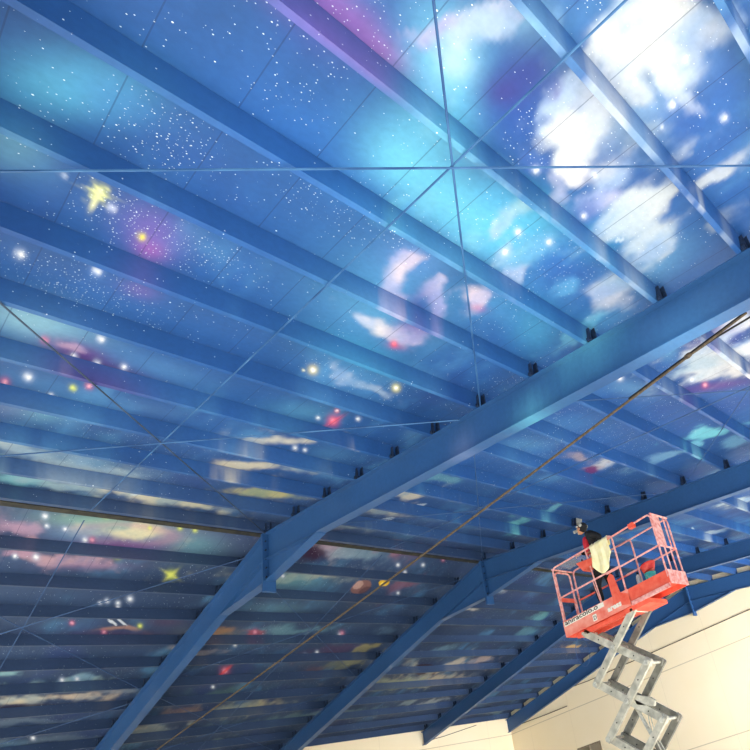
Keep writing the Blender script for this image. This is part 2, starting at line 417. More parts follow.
('t',2.686,13.764,816.1,-189.6,163.1,(190,90,130),0.80),
('t',2.686,13.764,4131,-959.8,825.8,(240,170,190),1.40),
('t',7.619,14.062,226.5,-113.6,116.7,(190,90,130),0.80),
('t',7.619,14.062,1147,-575.1,590.8,(240,170,190),1.40),
('t',5.695,14.038,227.1,-90.06,83.74,(190,90,130),0.80),
('t',5.695,14.038,1150,-455.9,423.9,(240,170,190),1.40),
('t',5.778,15.811,111.2,-42.71,34.53,(190,90,130),0.80),
('t',5.778,15.811,563,-216.2,174.8,(240,170,190),1.40),
('t',6.476,2.418,194.2,-153,460,(190,90,130),0.80),
('t',6.476,2.418,983.3,-774.3,2329,(240,170,190),1.40),
('t',3.194,14.069,693.3,-179.9,151,(190,90,130),0.80),
('t',3.194,14.069,3510,-910.9,764.7,(240,170,190),1.40),
('t',8.291,10.726,389.5,-224.2,329.7,(190,90,130),0.80),
('t',8.291,10.726,1972,-1135,1669,(240,170,190),1.40),
('t',1.175,7.001,1596,-209.7,196.2,(206,220,80),0.80),
('t',1.175,7.001,8080,-1062,993.1,(236,240,130),1.40),
('t',3.576,12.080,215.5,-61.46,64.2,(206,220,80),0.80),
('t',3.576,12.080,1091,-311.1,325,(236,240,130),1.40),
('t',2.726,11.615,391,-91.47,101.1,(206,220,80),0.80),
('t',2.726,11.615,1979,-463.1,511.9,(236,240,130),1.40),
('t',2.316,10.621,679.5,-138.5,179.6,(206,220,80),0.80),
('t',2.316,10.621,3440,-701.4,909.3,(236,240,130),1.40),
('t',3.265,10.719,762.8,-201,249.8,(206,220,80),0.80),
('t',3.265,10.719,3862,-1018,1265,(236,240,130),1.40),
('t',3.473,10.724,712.7,-197,244.6,(206,220,80),0.80),
('t',3.473,10.724,3608,-997.3,1238,(236,240,130),1.40),
('t',4.009,4.636,3142,-1479,2020,(206,220,80),0.80),
('t',4.009,4.636,1.591e+04,-7487,1.023e+04,(236,240,130),1.40),
('t',3.653,13.839,755.3,-215.7,187.3,(206,220,80),0.80),
('t',3.653,13.839,3824,-1092,948.1,(236,240,130),1.40),
('t',2.900,10.811,1526,-368.4,453.8,(206,220,80),0.80),
('t',2.900,10.811,7725,-1865,2297,(236,240,130),1.40),
('t',3.576,12.080,1219,205.7,67.5,(226,230,110),0.90),
('t',3.576,12.080,536,-590.5,725,(226,230,110),0.90),
('t',5.778,15.811,498,48.57,20.82,(240,70,70),0.90),
('h',3.211,13.709,1045,-805.2,685.3,(214,222,232),0.90),
('h',3.351,13.704,1003,-786,679.8,(214,222,232),0.90),
('h',2.467,9.804,585.2,257.1,221.8,(206,220,232),0.70),
('h',5.968,9.124,210.7,82.15,100,(206,220,232),0.70),
('h',6.023,8.199,239.5,100,118.1,(206,220,232),0.70),
('h',3.623,1.612,3399,2126,1692,(206,220,232),0.70)
]
_rt = np.random.RandomState(11).rand(8, 256, 256).astype(np.float32)
def vnoise(x, y, s):
    xi = np.floor(x).astype(np.int64); yi = np.floor(y).astype(np.int64)
    fx = x - xi; fy = y - yi
    fx = fx * fx * (3 - 2 * fx); fy = fy * fy * (3 - 2 * fy)
    t = _rt[s % 8]; a = xi & 255; b = yi & 255; a1 = (xi + 1) & 255; b1 = (yi + 1) & 255
    return (t[a, b] * (1 - fx) + t[a1, b] * fx) * (1 - fy) + (t[a, b1] * (1 - fx) + t[a1, b1] * fx) * fy
def fbm(x, y, s, o=4):
    v = 0; a = 0.5; n = 0
    for k in range(o):
        v = v + a * vnoise(x * 2 ** k + 17.3 * k + s * 5.1, y * 2 ** k + 9.7 * k + 3.3 * s, s + k); n += a; a *= 0.55
    return v / n
def sstep(a, b, v):
    t = np.clip((v - a) / (b - a), 0, 1); return t * t * (3 - 2 * t)
CL = 0.8
BASE_N, BASE_F = np.array(lin((36, 80, 140))), np.array(lin((51, 70, 102)))  # far slope base darker and greyer, partly light falloff painted into the mural
def paint(x, y, stars=True):
    """colour (rgb) and star density (a) of the sprayed mural at plan position x, y"""
    x = np.asarray(x, np.float64); y = np.asarray(y, np.float64)
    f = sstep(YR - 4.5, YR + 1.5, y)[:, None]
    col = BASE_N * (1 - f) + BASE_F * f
    n1 = fbm(x * 0.7, y * 0.5, 1); n2 = fbm(x * 1.3 + 40, y * 0.8, 3)
    n3 = fbm(x * 4.0, y * 1.6, 5, 4)
    col = col * (0.62 + 0.76 * n1)[:, None]
    cy = np.array(lin((96, 160, 205)))
    w = (sstep(0.5, 0.8, n2) * 0.38 * sstep(0.3, 0.7, n3))[:, None]
    col = col * (1 - w) + cy * w
    w = (sstep(0.56, 0.78, fbm(x * 0.9, y * 0.7 + 70, 6)) * 0.30)[:, None]
    col = col * (1 - w) + np.array(lin((34, 50, 120))) * w
    dens = 0.05 + 0.30 * sstep(0.45, 0.75, fbm(x * 0.8 + 9, y * 0.8, 2))
    # slow sprayed streaks running down the slope
    st = fbm(x * 9.0, y * 0.9, 4, 2)
    col = col * (0.93 + 0.14 * st)[:, None]
    wx = x + 0.20 * (fbm(x * 2.6, y * 1.8, 2) - 0.5) * 2; wy = y + 0.26 * (fbm(x * 2.2 + 31, y * 1.7, 5) - 0.5) * 2
    cn = fbm(x * 5.0 + 5, y * 2.8, 7, 5); sh = fbm(x * 3.5 + 3, y * 1.7 + 8, 0, 4)
    for (k, bx, by, a, b, c, rgb, s) in BLOBS:
        if k in 'th' and not stars: continue
        px, py = (wx, wy) if k in 'cw' else (x, y)
        dx = px - bx; dy = py - by
        q = a * dx * dx + 2 * b * dx * dy + c * dy * dy
        m = q < 6
        if not m.any(): continue
        e = np.exp(-q[m])
        if k in 'st': w = s * e
        elif k == 'c': w = s * sstep(0.15, 0.88, e * 1.05 + (cn[m] - 0.5) * 1.3)
        elif k == 'w': w = s * sstep(0.08, 0.92, e * 1.1 + (cn[m] - 0.5) * 1.3)
        elif k == 'h': w = s * sstep(0.33, 0.41, e)
        elif k == 'r': w = s * np.exp(-((np.sqrt(q[m]) - 0.9) / 0.28) ** 2)      # ring
        elif k == 'd': dens[m] = np.maximum(dens[m], s * e); continue            # star density only
        w = np.clip(w, 0, 1)[:, None]; C1 = np.array(lin(rgb)) * (0.9 if k in 'th' else CL)
        if k in 'cw' and sum(rgb) > 560:                                           # thin, bluer patches inside the white clouds
            g2 = (sstep(0.40, 0.68, sh[m]) * 0.7)[:, None]; C1 = C1 * 0.84 * (1 - g2) + np.array(lin((rgb[0] * 0.62, rgb[1] * 0.76, rgb[2] * 0.93))) * CL * g2
        col[m] = col[m] * (1 - w) + C1 * w
    return np.concatenate([np.clip(col, 0, 0.95), np.clip(dens, 0, 1)[:, None]], 1).astype(np.float32)
# ---------------------------------------------------------------- materials
def newmat(name, rough=0.5, metal=0.0, spec=0.5):
    m = bpy.data.materials.new(name); m.use_nodes = True
    b = m.node_tree.nodes['Principled BSDF']
    b.inputs['Roughness'].default_value = rough; b.inputs['Metallic'].default_value = metal
    b.inputs['Specular IOR Level'].default_value = spec
    return m, m.node_tree, b
def N(nt, t, **kw):
    n = nt.nodes.new(t)
    for k, v in kw.items(): setattr(n, k, v)
    return n
def mathn(nt, op, a, b=None, c=None, clamp=False):
    n = N(nt, 'ShaderNodeMath', operation=op); n.use_clamp = clamp
    for i, v in enumerate((a, b, c)):
        if v is None: continue
        if isinstance(v, (int, float)): n.inputs[i].default_value = v
        else: nt.links.new(v, n.inputs[i])
    return n.outputs[0]
def mixc(nt, f, a, b, mode='MIX'):
    n = N(nt, 'ShaderNodeMix', data_type='RGBA', blend_type=mode)
    for i, v in ((0, f), (6, a), (7, b)):
        if isinstance(v, (int, float)): n.inputs[i].default_value = v
        elif isinstance(v, tuple): n.inputs[i].default_value = (*v, 1)[:4]
        else: nt.links.new(v, n.inputs[i])
    return n.outputs[2]
def worn(name, c1, c2, scale=6, rough=0.5, metal=0.0, amt=0.5, fine=40, spec=0.4, bump=0.0):
    """two-tone paint or metal with cloudy wear"""
    m, nt, b = newmat(name, rough, metal, spec)
    g = N(nt, 'ShaderNodeNewGeometry')
    n = N(nt, 'ShaderNodeTexNoise'); n.inputs['Scale'].default_value = scale; n.inputs['Detail'].default_value = 6
    nt.links.new(g.outputs['Position'], n.inputs['Vector'])
    r = N(nt, 'ShaderNodeValToRGB'); r.color_ramp.elements[0].position = 0.5 - amt * 0.3; r.color_ramp.elements[1].position = 0.5 + amt * 0.3
    r.color_ramp.elements[0].color = (*lin(c1), 1); r.color_ramp.elements[1].color = (*lin(c2), 1)
    nt.links.new(n.outputs['Fac'], r.inputs['Fac']); nt.links.new(r.outputs['Color'], b.inputs['Base Color'])
    if bump:
        bp = N(nt, 'ShaderNodeBump'); bp.inputs['Strength'].default_value = bump
        n2 = N(nt, 'ShaderNodeTexNoise'); n2.inputs['Scale'].default_value = fine
        nt.links.new(g.outputs['Position'], n2.inputs['Vector']); nt.links.new(n2.outputs['Fac'], bp.inputs['Height'])
        nt.links.new(bp.outputs['Normal'], b.inputs['Normal'])
    return m
def mural_mat(name, seams, rough):
    m, nt, b = newmat(name, rough, 0, 0.35)
    at = N(nt, 'ShaderNodeAttribute', attribute_name='paint')
    g = N(nt, 'ShaderNodeNewGeometry')
    col = at.outputs['Color']
    # speckle stars: three sizes of voronoi cells
    sx = N(nt, 'ShaderNodeSeparateXYZ'); nt.links.new(g.outputs['Position'], sx.inputs[0])
    cx_ = N(nt, 'ShaderNodeCombineXYZ'); nt.links.new(sx.outputs[0], cx_.inputs[0])
    nt.links.new(mathn(nt, 'MULTIPLY_ADD', sx.outputs[2], 1.3, sx.outputs[1]), cx_.inputs[1])
    for sc, r0, k, br in ((8.0, 0.065, 0.22, 1.0), (18.0, 0.105, 0.55, 0.9), (34.0, 0.17, 0.7, 0.7)):
        v = N(nt, 'ShaderNodeTexVoronoi', voronoi_dimensions='2D'); v.inputs['Scale'].default_value = sc
        nt.links.new(cx_.outputs[0], v.inputs['Vector'])
        sep = N(nt, 'ShaderNodeSeparateColor'); nt.links.new(v.outputs['Color'], sep.inputs[0])
        rad = mathn(nt, 'MULTIPLY', sep.outputs[0], r0)
        d = mathn(nt, 'SUBTRACT', rad, v.outputs['Distance'])
        s = mathn(nt, 'MULTIPLY', d, 45.0, clamp=True)
        on = mathn(nt, 'LESS_THAN', sep.outputs[1], mathn(nt, 'MULTIPLY', at.outputs['Alpha'], k))
        s = mathn(nt, 'MULTIPLY', mathn(nt, 'MULTIPLY', s, on), br)
        col = mixc(nt, s, col, (0.80, 0.90, 0.98))
    n = N(nt, 'ShaderNodeTexNoise'); n.inputs['Scale'].default_value = 22; n.inputs['Detail'].default_value = 5
    nt.links.new(g.outputs['Position'], n.inputs['Vector'])
    f = mathn(nt, 'MULTIPLY_ADD', n.outputs['Fac'], 0.30, 0.85)
    cc = N(nt, 'ShaderNodeCombineColor'); [nt.links.new(f, cc.inputs[i]) for i in range(3)]
    col = mixc(nt, 1.0, col, cc.outputs[0], 'MULTIPLY')
    if seams:
        sp = N(nt, 'ShaderNodeSeparateXYZ'); nt.links.new(g.outputs['Position'], sp.inputs[0])
        ph = mathn(nt, 'FRACT', mathn(nt, 'MULTIPLY_ADD', sp.outputs[0], 1 / 0.483, -0.544 / 0.483 + 20.5))
        d = mathn(nt, 'ABSOLUTE', mathn(nt, 'SUBTRACT', ph, 0.5))
        ln = mathn(nt, 'LESS_THAN', d, 0.008)
        col = mixc(nt, mathn(nt, 'MULTIPLY', ln, 0.42), col, (0.010, 0.025, 0.09))
        bp = N(nt, 'ShaderNodeBump'); bp.inputs['Strength'].default_value = 0.25; bp.inputs['Distance'].default_value = 0.02
        rib = mathn(nt, 'SINE', mathn(nt, 'MULTIPLY', ph, 6.2831 * 3))
        nt.links.new(mathn(nt, 'MULTIPLY', rib, 0.12), bp.inputs['Height']); nt.links.new(bp.outputs['Normal'], b.inputs['Normal'])
    nt.links.new(col, b.inputs['Base Color'])
    return m
M = {}
M['mural'] = mural_mat('mural_roof', True, 0.55)
M['purlin'] = mural_mat('mural_purlin', False, 0.45)
M['beam'] = mural_mat('mural_beam', False, 0.42)
M['rod'] = worn('rod_paint', (36, 74, 124), (66, 112, 160), 3, 0.4)
M['rod_dim'] = worn('rod_dim', (42, 72, 116), (58, 92, 138), 3, 0.5)
M['rod_dark'] = worn('rod_dark', (40, 52, 72), (66, 84, 108), 3, 0.5)
M['clip'] = worn('clip', (20, 34, 56), (34, 54, 86), 20, 0.6)
M['dark'] = worn('bare_ridge', (34, 36, 36), (58, 56, 48), 9, 0.7)
M['rope'] = worn('rope', (62, 54, 46), (98, 84, 66), 30, 0.8)
M['black'] = worn('black_rubber', (16, 16, 18), (34, 34, 36), 20, 0.6)
M['red'] = worn('red_lift_paint', (232, 84, 62), (240, 112, 88), 9, 0.45, amt=0.5)
M['redworn'] = worn('worn_red_panel', (232, 84, 62), (248, 176, 156), 5, 0.5, amt=0.9)
M['pink'] = worn('overspray_highlight_red', (214, 112, 104), (248, 200, 192), 16, 0.5, amt=0.7)  # oversprayed red, lightened further so the colour holds the rails' overexposed highlights
M['grey'] = worn('scissor_grey', (158, 156, 142), (214, 210, 192), 7, 0.45, amt=0.6)
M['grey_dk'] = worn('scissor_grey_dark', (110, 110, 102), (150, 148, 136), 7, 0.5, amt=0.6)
M['steel'] = worn('pin_steel', (176, 174, 160), (222, 220, 206), 30, 0.3, 0.4)
M['decal'] = worn('decal_white', (226, 222, 208), (250, 246, 232), 60, 0.6)
M['ink'] = worn('decal_ink', (40, 34, 36), (90, 80, 78), 60, 0.6)
M['cloth'] = worn('cream_cloth', (248, 236, 176), (255, 246, 204), 12, 0.9, spec=0.1)
M['teal'] = worn('teal_plastic', (60, 168, 168), (96, 200, 190), 14, 0.4)
M['redp'] = worn('red_plastic', (206, 40, 44), (228, 84, 66), 14, 0.4)
M['bottle'] = worn('bottle_grey', (170, 172, 176), (216, 216, 214), 40, 0.4)
M['skin'] = worn('skin', (196, 134, 100), (214, 152, 116), 20, 0.6)
M['jacket'] = worn('black_jacket', (22, 22, 24), (38, 40, 44), 14, 0.85)
M['shirt'] = worn('red_shirt', (214, 36, 52), (236, 70, 80), 18, 0.85)
M['trouser'] = worn('black_trousers', (20, 20, 22), (34, 34, 38), 14, 0.85)
M['mask'] = worn('respirator_grey', (140, 142, 140), (206, 204, 190), 60, 0.5)
M['shoe'] = worn('shoe', (120, 96, 84), (190, 170, 150), 60, 0.7)
m, nt, b = newmat('cream_wall', 0.75, 0, 0.2)
g = N(nt, 'ShaderNodeNewGeometry'); n = N(nt, 'ShaderNodeTexNoise'); n.inputs['Scale'].default_value = 0.7; n.inputs['Detail'].default_value = 5
nt.links.new(g.outputs['Position'], n.inputs['Vector'])
col = mixc(nt, n.outputs['Fac'], lin((250, 236, 208)), lin((246, 228, 190)))
sp = N(nt, 'ShaderNodeSeparateXYZ'); nt.links.new(g.outputs['Position'], sp.inputs[0])
s = mathn(nt, 'ADD', sp.outputs[0], sp.outputs[1])
ph = mathn(nt, 'FRACT', mathn(nt, 'MULTIPLY', s, 0.42))
v1 = mathn(nt, 'LESS_THAN', ph, 0.006)
v2 = mathn(nt, 'LESS_THAN', mathn(nt, 'ABSOLUTE', mathn(nt, 'SUBTRACT', sp.outputs[2], 4.72)), 0.016)
v3 = mathn(nt, 'LESS_THAN', mathn(nt, 'ABSOLUTE', mathn(nt, 'SUBTRACT', sp.outputs[2], 1.9)), 0.016)
ln = mathn(nt, 'ADD', mathn(nt, 'MULTIPLY', v1, 0.35), mathn(nt, 'ADD', v2, v3), clamp=True)
col = mixc(nt, mathn(nt, 'MULTIPLY', ln, 0.6), col, lin((176, 160, 128)))
nt.links.new(col, b.inputs['Base Color']); M['wall'] = m
M['floor'] = worn('concrete_floor', (196, 196, 190), (214, 212, 204), 0.8, 0.5, spec=0.4)
m, nt, b = newmat('clear_sheet', 0.15); b.inputs['Base Color'].default_value = (0.85, 0.88, 0.9, 1); b.inputs['Alpha'].default_value = 0.2
M['sheet'] = m
m, nt, b = newmat('window_glass', 0.1); b.inputs['Base Color'].default_value = (*lin((150, 140, 122)), 1); M['glass'] = m
M['frame'] = worn('window_frame', (120, 108, 88), (150, 136, 112), 20, 0.5)
# ---------------------------------------------------------------- mesh helpers
def mk(name, bm, mat, parent=None, recenter=True, smooth=False, pts=None):
    me = bpy.data.meshes.new(name)
    if recenter and parent is None and len(bm.verts):
        lo = Vector((min(v.co.x for v in bm.verts), min(v.co.y for v in bm.verts), min(v.co.z for v in bm.verts)))
        hi = Vector((max(v.co.x for v in bm.verts), max(v.co.y for v in bm.verts), lo.z))
        o0 = (lo + hi) / 2
    else: o0 = Vector((0, 0, 0))
    off = o0.copy()
    if parent is not None: off = parent.matrix_world.translation if False else Vector(parent.get('_o', (0, 0, 0)))
    for v in bm.verts: v.co -= off
    bmesh.ops.recalc_face_normals(bm, faces=bm.faces)
    bm.to_mesh(me); bm.free()
    if smooth:
        for p in me.polygons: p.use_smooth = True
    me.materials.append(mat)
    o = bpy.data.objects.new(name, me); COL.objects.link(o)
    if parent is not None:
        o.parent = parent; o['_o'] = tuple(off)
    else:
        o.location = off; o['_o'] = tuple(off)
    return o
def tag(o, label=None, cat=None, group=None, kind=None):
    if label: o['label'] = label
    if cat: o['category'] = cat
    if group: o['group'] = group
    if kind: o['kind'] = kind
    return o
def empty(name, loc, label, cat, group=None):
    o = bpy.data.objects.new(name, None); COL.objects.link(o); o.location = loc; o.empty_display_size = 0.2
    o['_o'] = tuple(loc)
    return tag(o, label, cat, group)
def box(bm, x0, x1, y0, y1, z0, z1):
    v = [bm.verts.new(p) for p in ((x0, y0, z0), (x1, y0, z0), (x1, y1, z0), (x0, y1, z0), (x0, y0, z1), (x1, y0, z1), (x1, y1, z1), (x0, y1, z1))]
    for f in ((0, 3, 2, 1), (4, 5, 6, 7), (0, 1, 5, 4), (1, 2, 6, 5), (2, 3, 7, 6), (3, 0, 4, 7)): bm.faces.new([v[i] for i in f])
    return v
def prism(bm, poly, d):
    """poly = list of 3D points, d = extrusion vector"""
    a = [bm.verts.new(p) for p in poly]; b = [bm.verts.new(Vector(p) + Vector(d)) for p in poly]
    n = len(a); bm.faces.new(a); bm.faces.new(b[::-1])
    for i in range(n): bm.faces.new([a[i], b[i], b[(i + 1) % n], a[(i + 1) % n]])
def tube(bm, pts, r, seg=8, caps=True):
    pts = [Vector(p) for p in pts]; rings = []
    for i, p in enumerate(pts):
        if i == 0: t = pts[1] - pts[0]
        elif i == len(pts) - 1: t = pts[-1] - pts[-2]
        else: t = (pts[i + 1] - p).normalized() + (p - pts[i - 1]).normalized()
        t.normalize()
        up = Vector((0, 0, 1)) if abs(t.z) < 0.95 else Vector((1, 0, 0))
        a = t.cross(up).normalized(); b2 = t.cross(a).normalized()
        rr = r[i] if isinstance(r, (list, tuple)) else r
        rings.append([bm.verts.new(p + (a * math.cos(k * 2 * math.pi / seg) + b2 * math.sin(k * 2 * math.pi / seg)) * rr) for k in range(seg)])
    for q, w in zip(rings, rings[1:]):
        for k in range(seg): bm.faces.new([q[k], q[(k + 1) % seg], w[(k + 1) % seg], w[k]])
    if caps: bm.faces.new(rings[0]); bm.faces.new(rings[-1][::-1])
def bend(pts, r=0.06, n=4):
    """round the corners of a polyline"""
    pts = [Vector(p) for p in pts]; out = [pts[0]]
    for a, b, c in zip(pts, pts[1:], pts[2:]):
        u = (a - b); v = (c - b); rr = min(r, u.length * 0.45, v.length * 0.45); u = u.normalized() * rr; v = v.normalized() * rr
        for k in range(n + 1):
            t = k / n; out.append((b + u) * (1 - t) ** 2 + b * 2 * t * (1 - t) + (b + v) * t * t)
    out.append(pts[-1]); return out
def lathe(bm, prof, c, seg=20):
    rings = [[bm.verts.new((c[0] + r * math.cos(k * 2 * math.pi / seg), c[1] + r * math.sin(k * 2 * math.pi / seg), c[2] + z)) for k in range(seg)] for r, z in prof]
    for q, w in zip(rings, rings[1:]):
        for k in range(seg): bm.faces.new([q[k], q[(k + 1) % seg], w[(k + 1) % seg], w[k]])
    if prof[0][0] > 1e-4: bm.faces.new(rings[0][::-1])
    if prof[-1][0] > 1e-4: bm.faces.new(rings[-1])
    bmesh.ops.remove_doubles(bm, verts=bm.verts, dist=1e-5)
def ellipsoid(bm, c, r, seg=12, rot=None):
    m = Matrix.Translation(c) @ (rot if rot else Matrix.Identity(4)) @ Matrix.Diagonal((*r, 1))
    bmesh.ops.create_uvsphere(bm, u_segments=seg, v_segments=max(6, seg // 2 + 2), radius=1, matrix=m)
def paint_mesh(o, fn):
    me = o.data; n = len(me.vertices); co = np.empty(n * 3, np.float32); me.vertices.foreach_get('co', co); co = co.reshape(-1, 3)
    w = co + np.array(o['_o'] if o.parent is None else o['_o'], np.float32)
    c = fn(w); at = me.color_attributes.new('paint', 'FLOAT_COLOR', 'POINT'); at.data.foreach_set('color', c.ravel().astype(np.float32))
# ---------------------------------------------------------------- roof deck (mural)
def grid_roof():
    x = np.arange(-2.5, XW + 0.02, 0.026)
    yn = np.concatenate([np.arange(YN - 0.25, 5.0, 0.026), np.arange(5.0, YR, 0.03)])
    yf = np.arange(YR + 0.03, YW + 0.001, 0.034)
    ys = np.concatenate([yn, [YR], yf, [YW]])
    X, Y = np.meshgrid(x, ys, indexing='ij'); Z = ZR + PD - T * np.abs(Y - YR)
    co = np.stack([X, Y, Z], -1).reshape(-1, 3); nx, ny = X.shape
    i = (np.arange(nx - 1)[:, None] * ny + np.arange(ny - 1)[None, :]).ravel()
    f = np.stack([i, i + 1, i + ny + 1, i + ny], 1)
    me = bpy.data.meshes.new('ceiling')
    me.vertices.add(len(co)); me.vertices.foreach_set('co', co.ravel())
    me.loops.add(f.size); me.loops.foreach_set('vertex_index', f.ravel().astype(np.int32))
    me.polygons.add(len(f)); me.polygons.foreach_set('loop_start', np.arange(0, f.size, 4, dtype=np.int32))
    me.update(calc_edges=True); me.validate()
    me.materials.append(M['mural'])
    o = bpy.data.objects.new('ceiling', me); COL.objects.link(o); o['_o'] = (0, 0, 0)
    at = me.color_attributes.new('paint', 'FLOAT_COLOR', 'POINT')
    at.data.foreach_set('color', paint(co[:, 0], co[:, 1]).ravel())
    del o['_o']; o['kind'] = 'structure'
    return o
grid_roof()
bm = bmesh.new()   # outer skin gives the roof its thickness
for a, b_ in ((YN - 0.25, YR), (YR, YW + 0.3)):
    prism(bm, [(-2.6, a, zroof(a) + 0.02), (-2.6, b_, zroof(b_) + 0.02), (-2.6, b_, zroof(b_) + 0.10), (-2.6, a, zroof(a) + 0.10)], (XW + 2.8, 0, 0))
tag(mk('ceiling', bm, M['wall']), kind='structure')
# ---------------------------------------------------------------- purlins
def section_strip(name, sec, x0, x1, mat, dx=0.05):
    """closed section sec [(y,z)] swept along x with paint resolution dx"""
    n = max(2, int((x1 - x0) / dx)); xs = np.linspace(x0, x1, n); k = len(sec)
    c0 = np.array([(x0 + x1) / 2, sum(p[0] for p in sec) / k, min(p[1] for p in sec)])
    co = np.array([[(x, y, z) for (y, z) in sec] for x in xs]).reshape(-1, 3)
    f = []
    for i in range(n - 1):
        for j in range(k): f.append((i * k + j, i * k + (j + 1) % k, (i + 1) * k + (j + 1) % k, (i + 1) * k + j))
    f.append(tuple(range(k))[::-1]); f.append(tuple((n - 1) * k + j for j in range(k)))
    me = bpy.data.meshes.new(name); me.from_pydata((co - c0).tolist(), [], f); me.materials.append(mat)
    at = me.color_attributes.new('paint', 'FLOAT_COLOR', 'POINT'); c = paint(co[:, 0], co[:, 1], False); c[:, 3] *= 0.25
    zr = co[:, 2] - zp(0) if False else co[:, 2] - (ZR - T * np.abs(co[:, 1] - YR))
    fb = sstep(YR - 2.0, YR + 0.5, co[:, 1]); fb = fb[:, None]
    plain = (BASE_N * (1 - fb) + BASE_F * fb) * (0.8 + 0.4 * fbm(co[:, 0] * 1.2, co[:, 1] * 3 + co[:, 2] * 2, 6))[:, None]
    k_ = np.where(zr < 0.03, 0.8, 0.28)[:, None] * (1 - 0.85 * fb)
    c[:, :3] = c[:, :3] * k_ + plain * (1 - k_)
    at.data.foreach_set('color', c.ravel())
    o = bpy.data.objects.new(name, me); COL.objects.link(o); o.location = c0
    return o
FL, TH = 0.048, 0.008
ordn = ['first', 'second', 'third', 'fourth', 'fifth', 'sixth', 'seventh', 'eighth', 'ninth', 'tenth', 'eleventh']
PY = []
for side, L, word in ((-1, NEAR, 'near'), (1, FAR, 'far')):
    for i, d in enumerate(L):
        y0 = YR + side * d * HS * C_; z0 = zp(y0); PY.append(y0)
        yw = y0 - FL; zt = zroof(yw) - 0.004; zb = z0 if side < 0 else z0
        yt = yw + side * T * PD; zt = zroof(yt) - 0.003          # web stands square to the slope
        sec = [(y0, zb), (y0, zb + 0.015), (y0 - TH, zb + 0.015), (y0 - TH, zb + TH), (yw + TH, zb + TH), (yt + TH, zt - 0.001), (yt, zt - 0.001), (yw, zb)]
        o = section_strip('roof_purlin', sec, -2.4, XW - 0.02, M['purlin'], 0.045)
        tag(o, f'long blue-painted roof purlin on the {word} slope, {ordn[i]} from the dark ridge line', 'roof purlin', 'painted roof purlins')
# ridge purlins: a painted one and a bare dark one back to back
o = section_strip('roof_purlin', [(YR - 0.02, ZR), (YR - 0.02, ZR + TH), (YR - 0.085, ZR + TH), (YR - 0.085, zroof(YR - 0.085) - 0.004), (YR - 0.093, zroof(YR - 0.093) - 0.004), (YR - 0.093, ZR)], -2.4, XW - 0.02, M['purlin'], 0.045)
tag(o, 'painted blue purlin at the ridge, directly above the dark bare strip', 'roof purlin', 'painted roof purlins')
bm = bmesh.new(); box(bm, -2.4, XW - 0.02, YR, YR + 0.125, ZR - 0.005, ZR + 0.005); box(bm, -2.4, XW - 0.02, YR, YR + 0.01, ZR + 0.005, ZR + 0.20)
tag(mk('ridge_beam', bm, M['dark']), 'thin unpainted dark ridge channel running the length of the roof', 'ridge beam')
# ---------------------------------------------------------------- frames
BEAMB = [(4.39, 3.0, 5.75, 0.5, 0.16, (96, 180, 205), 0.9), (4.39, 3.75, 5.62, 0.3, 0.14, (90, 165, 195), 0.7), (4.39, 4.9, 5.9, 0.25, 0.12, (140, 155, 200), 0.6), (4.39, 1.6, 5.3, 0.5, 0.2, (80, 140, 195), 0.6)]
def beam_paint(w):
    x, y, z = w[:, 0].astype(float), w[:, 1].astype(float), w[:, 2].astype(float)
    n = fbm(y * 1.1 + x, z * 1.5, 3); base = np.array(lin((44, 84, 134)))
    col = base * (0.82 + 0.36 * n)[:, None]
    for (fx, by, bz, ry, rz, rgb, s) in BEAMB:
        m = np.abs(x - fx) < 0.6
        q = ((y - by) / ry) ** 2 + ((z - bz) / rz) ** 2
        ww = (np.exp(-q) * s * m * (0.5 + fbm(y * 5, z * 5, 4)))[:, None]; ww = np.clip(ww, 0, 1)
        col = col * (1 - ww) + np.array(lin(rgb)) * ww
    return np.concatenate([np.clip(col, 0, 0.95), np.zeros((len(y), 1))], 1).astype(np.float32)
FW, TF, TW = 0.155, 0.012, 0.008
def sweep_y(bm, x0, x1, y0, y1, ztop, zbot, n):
    """box between x0..x1 whose top and bottom follow functions of y"""
    prev = None
    for i in range(n + 1):
        y = y0 + (y1 - y0) * i / n; zt, zb = ztop(y), zbot(y)
        r = [bm.verts.new(p) for p in ((x0, y, zb), (x1, y, zb), (x1, y, zt), (x0, y, zt))]
        if prev:
            for k in range(4): bm.faces.new([prev[k], prev[(k + 1) % 4], r[(k + 1) % 4], r[k]])
        else: bm.faces.new(r)
        prev = r
    bm.faces.new(prev[::-1])
FN = ['overhead beside the camera', 'largest and nearest in view', 'second from the camera in view, meeting the ridge right of centre', 'third in view, passing behind the lift', 'last, flat against the cream end wall']
DEPTH = [0.50, 0.50, 0.49, 0.48, 0.54]
NF = [0, 1, 2, 3, 4]
clip_me = None
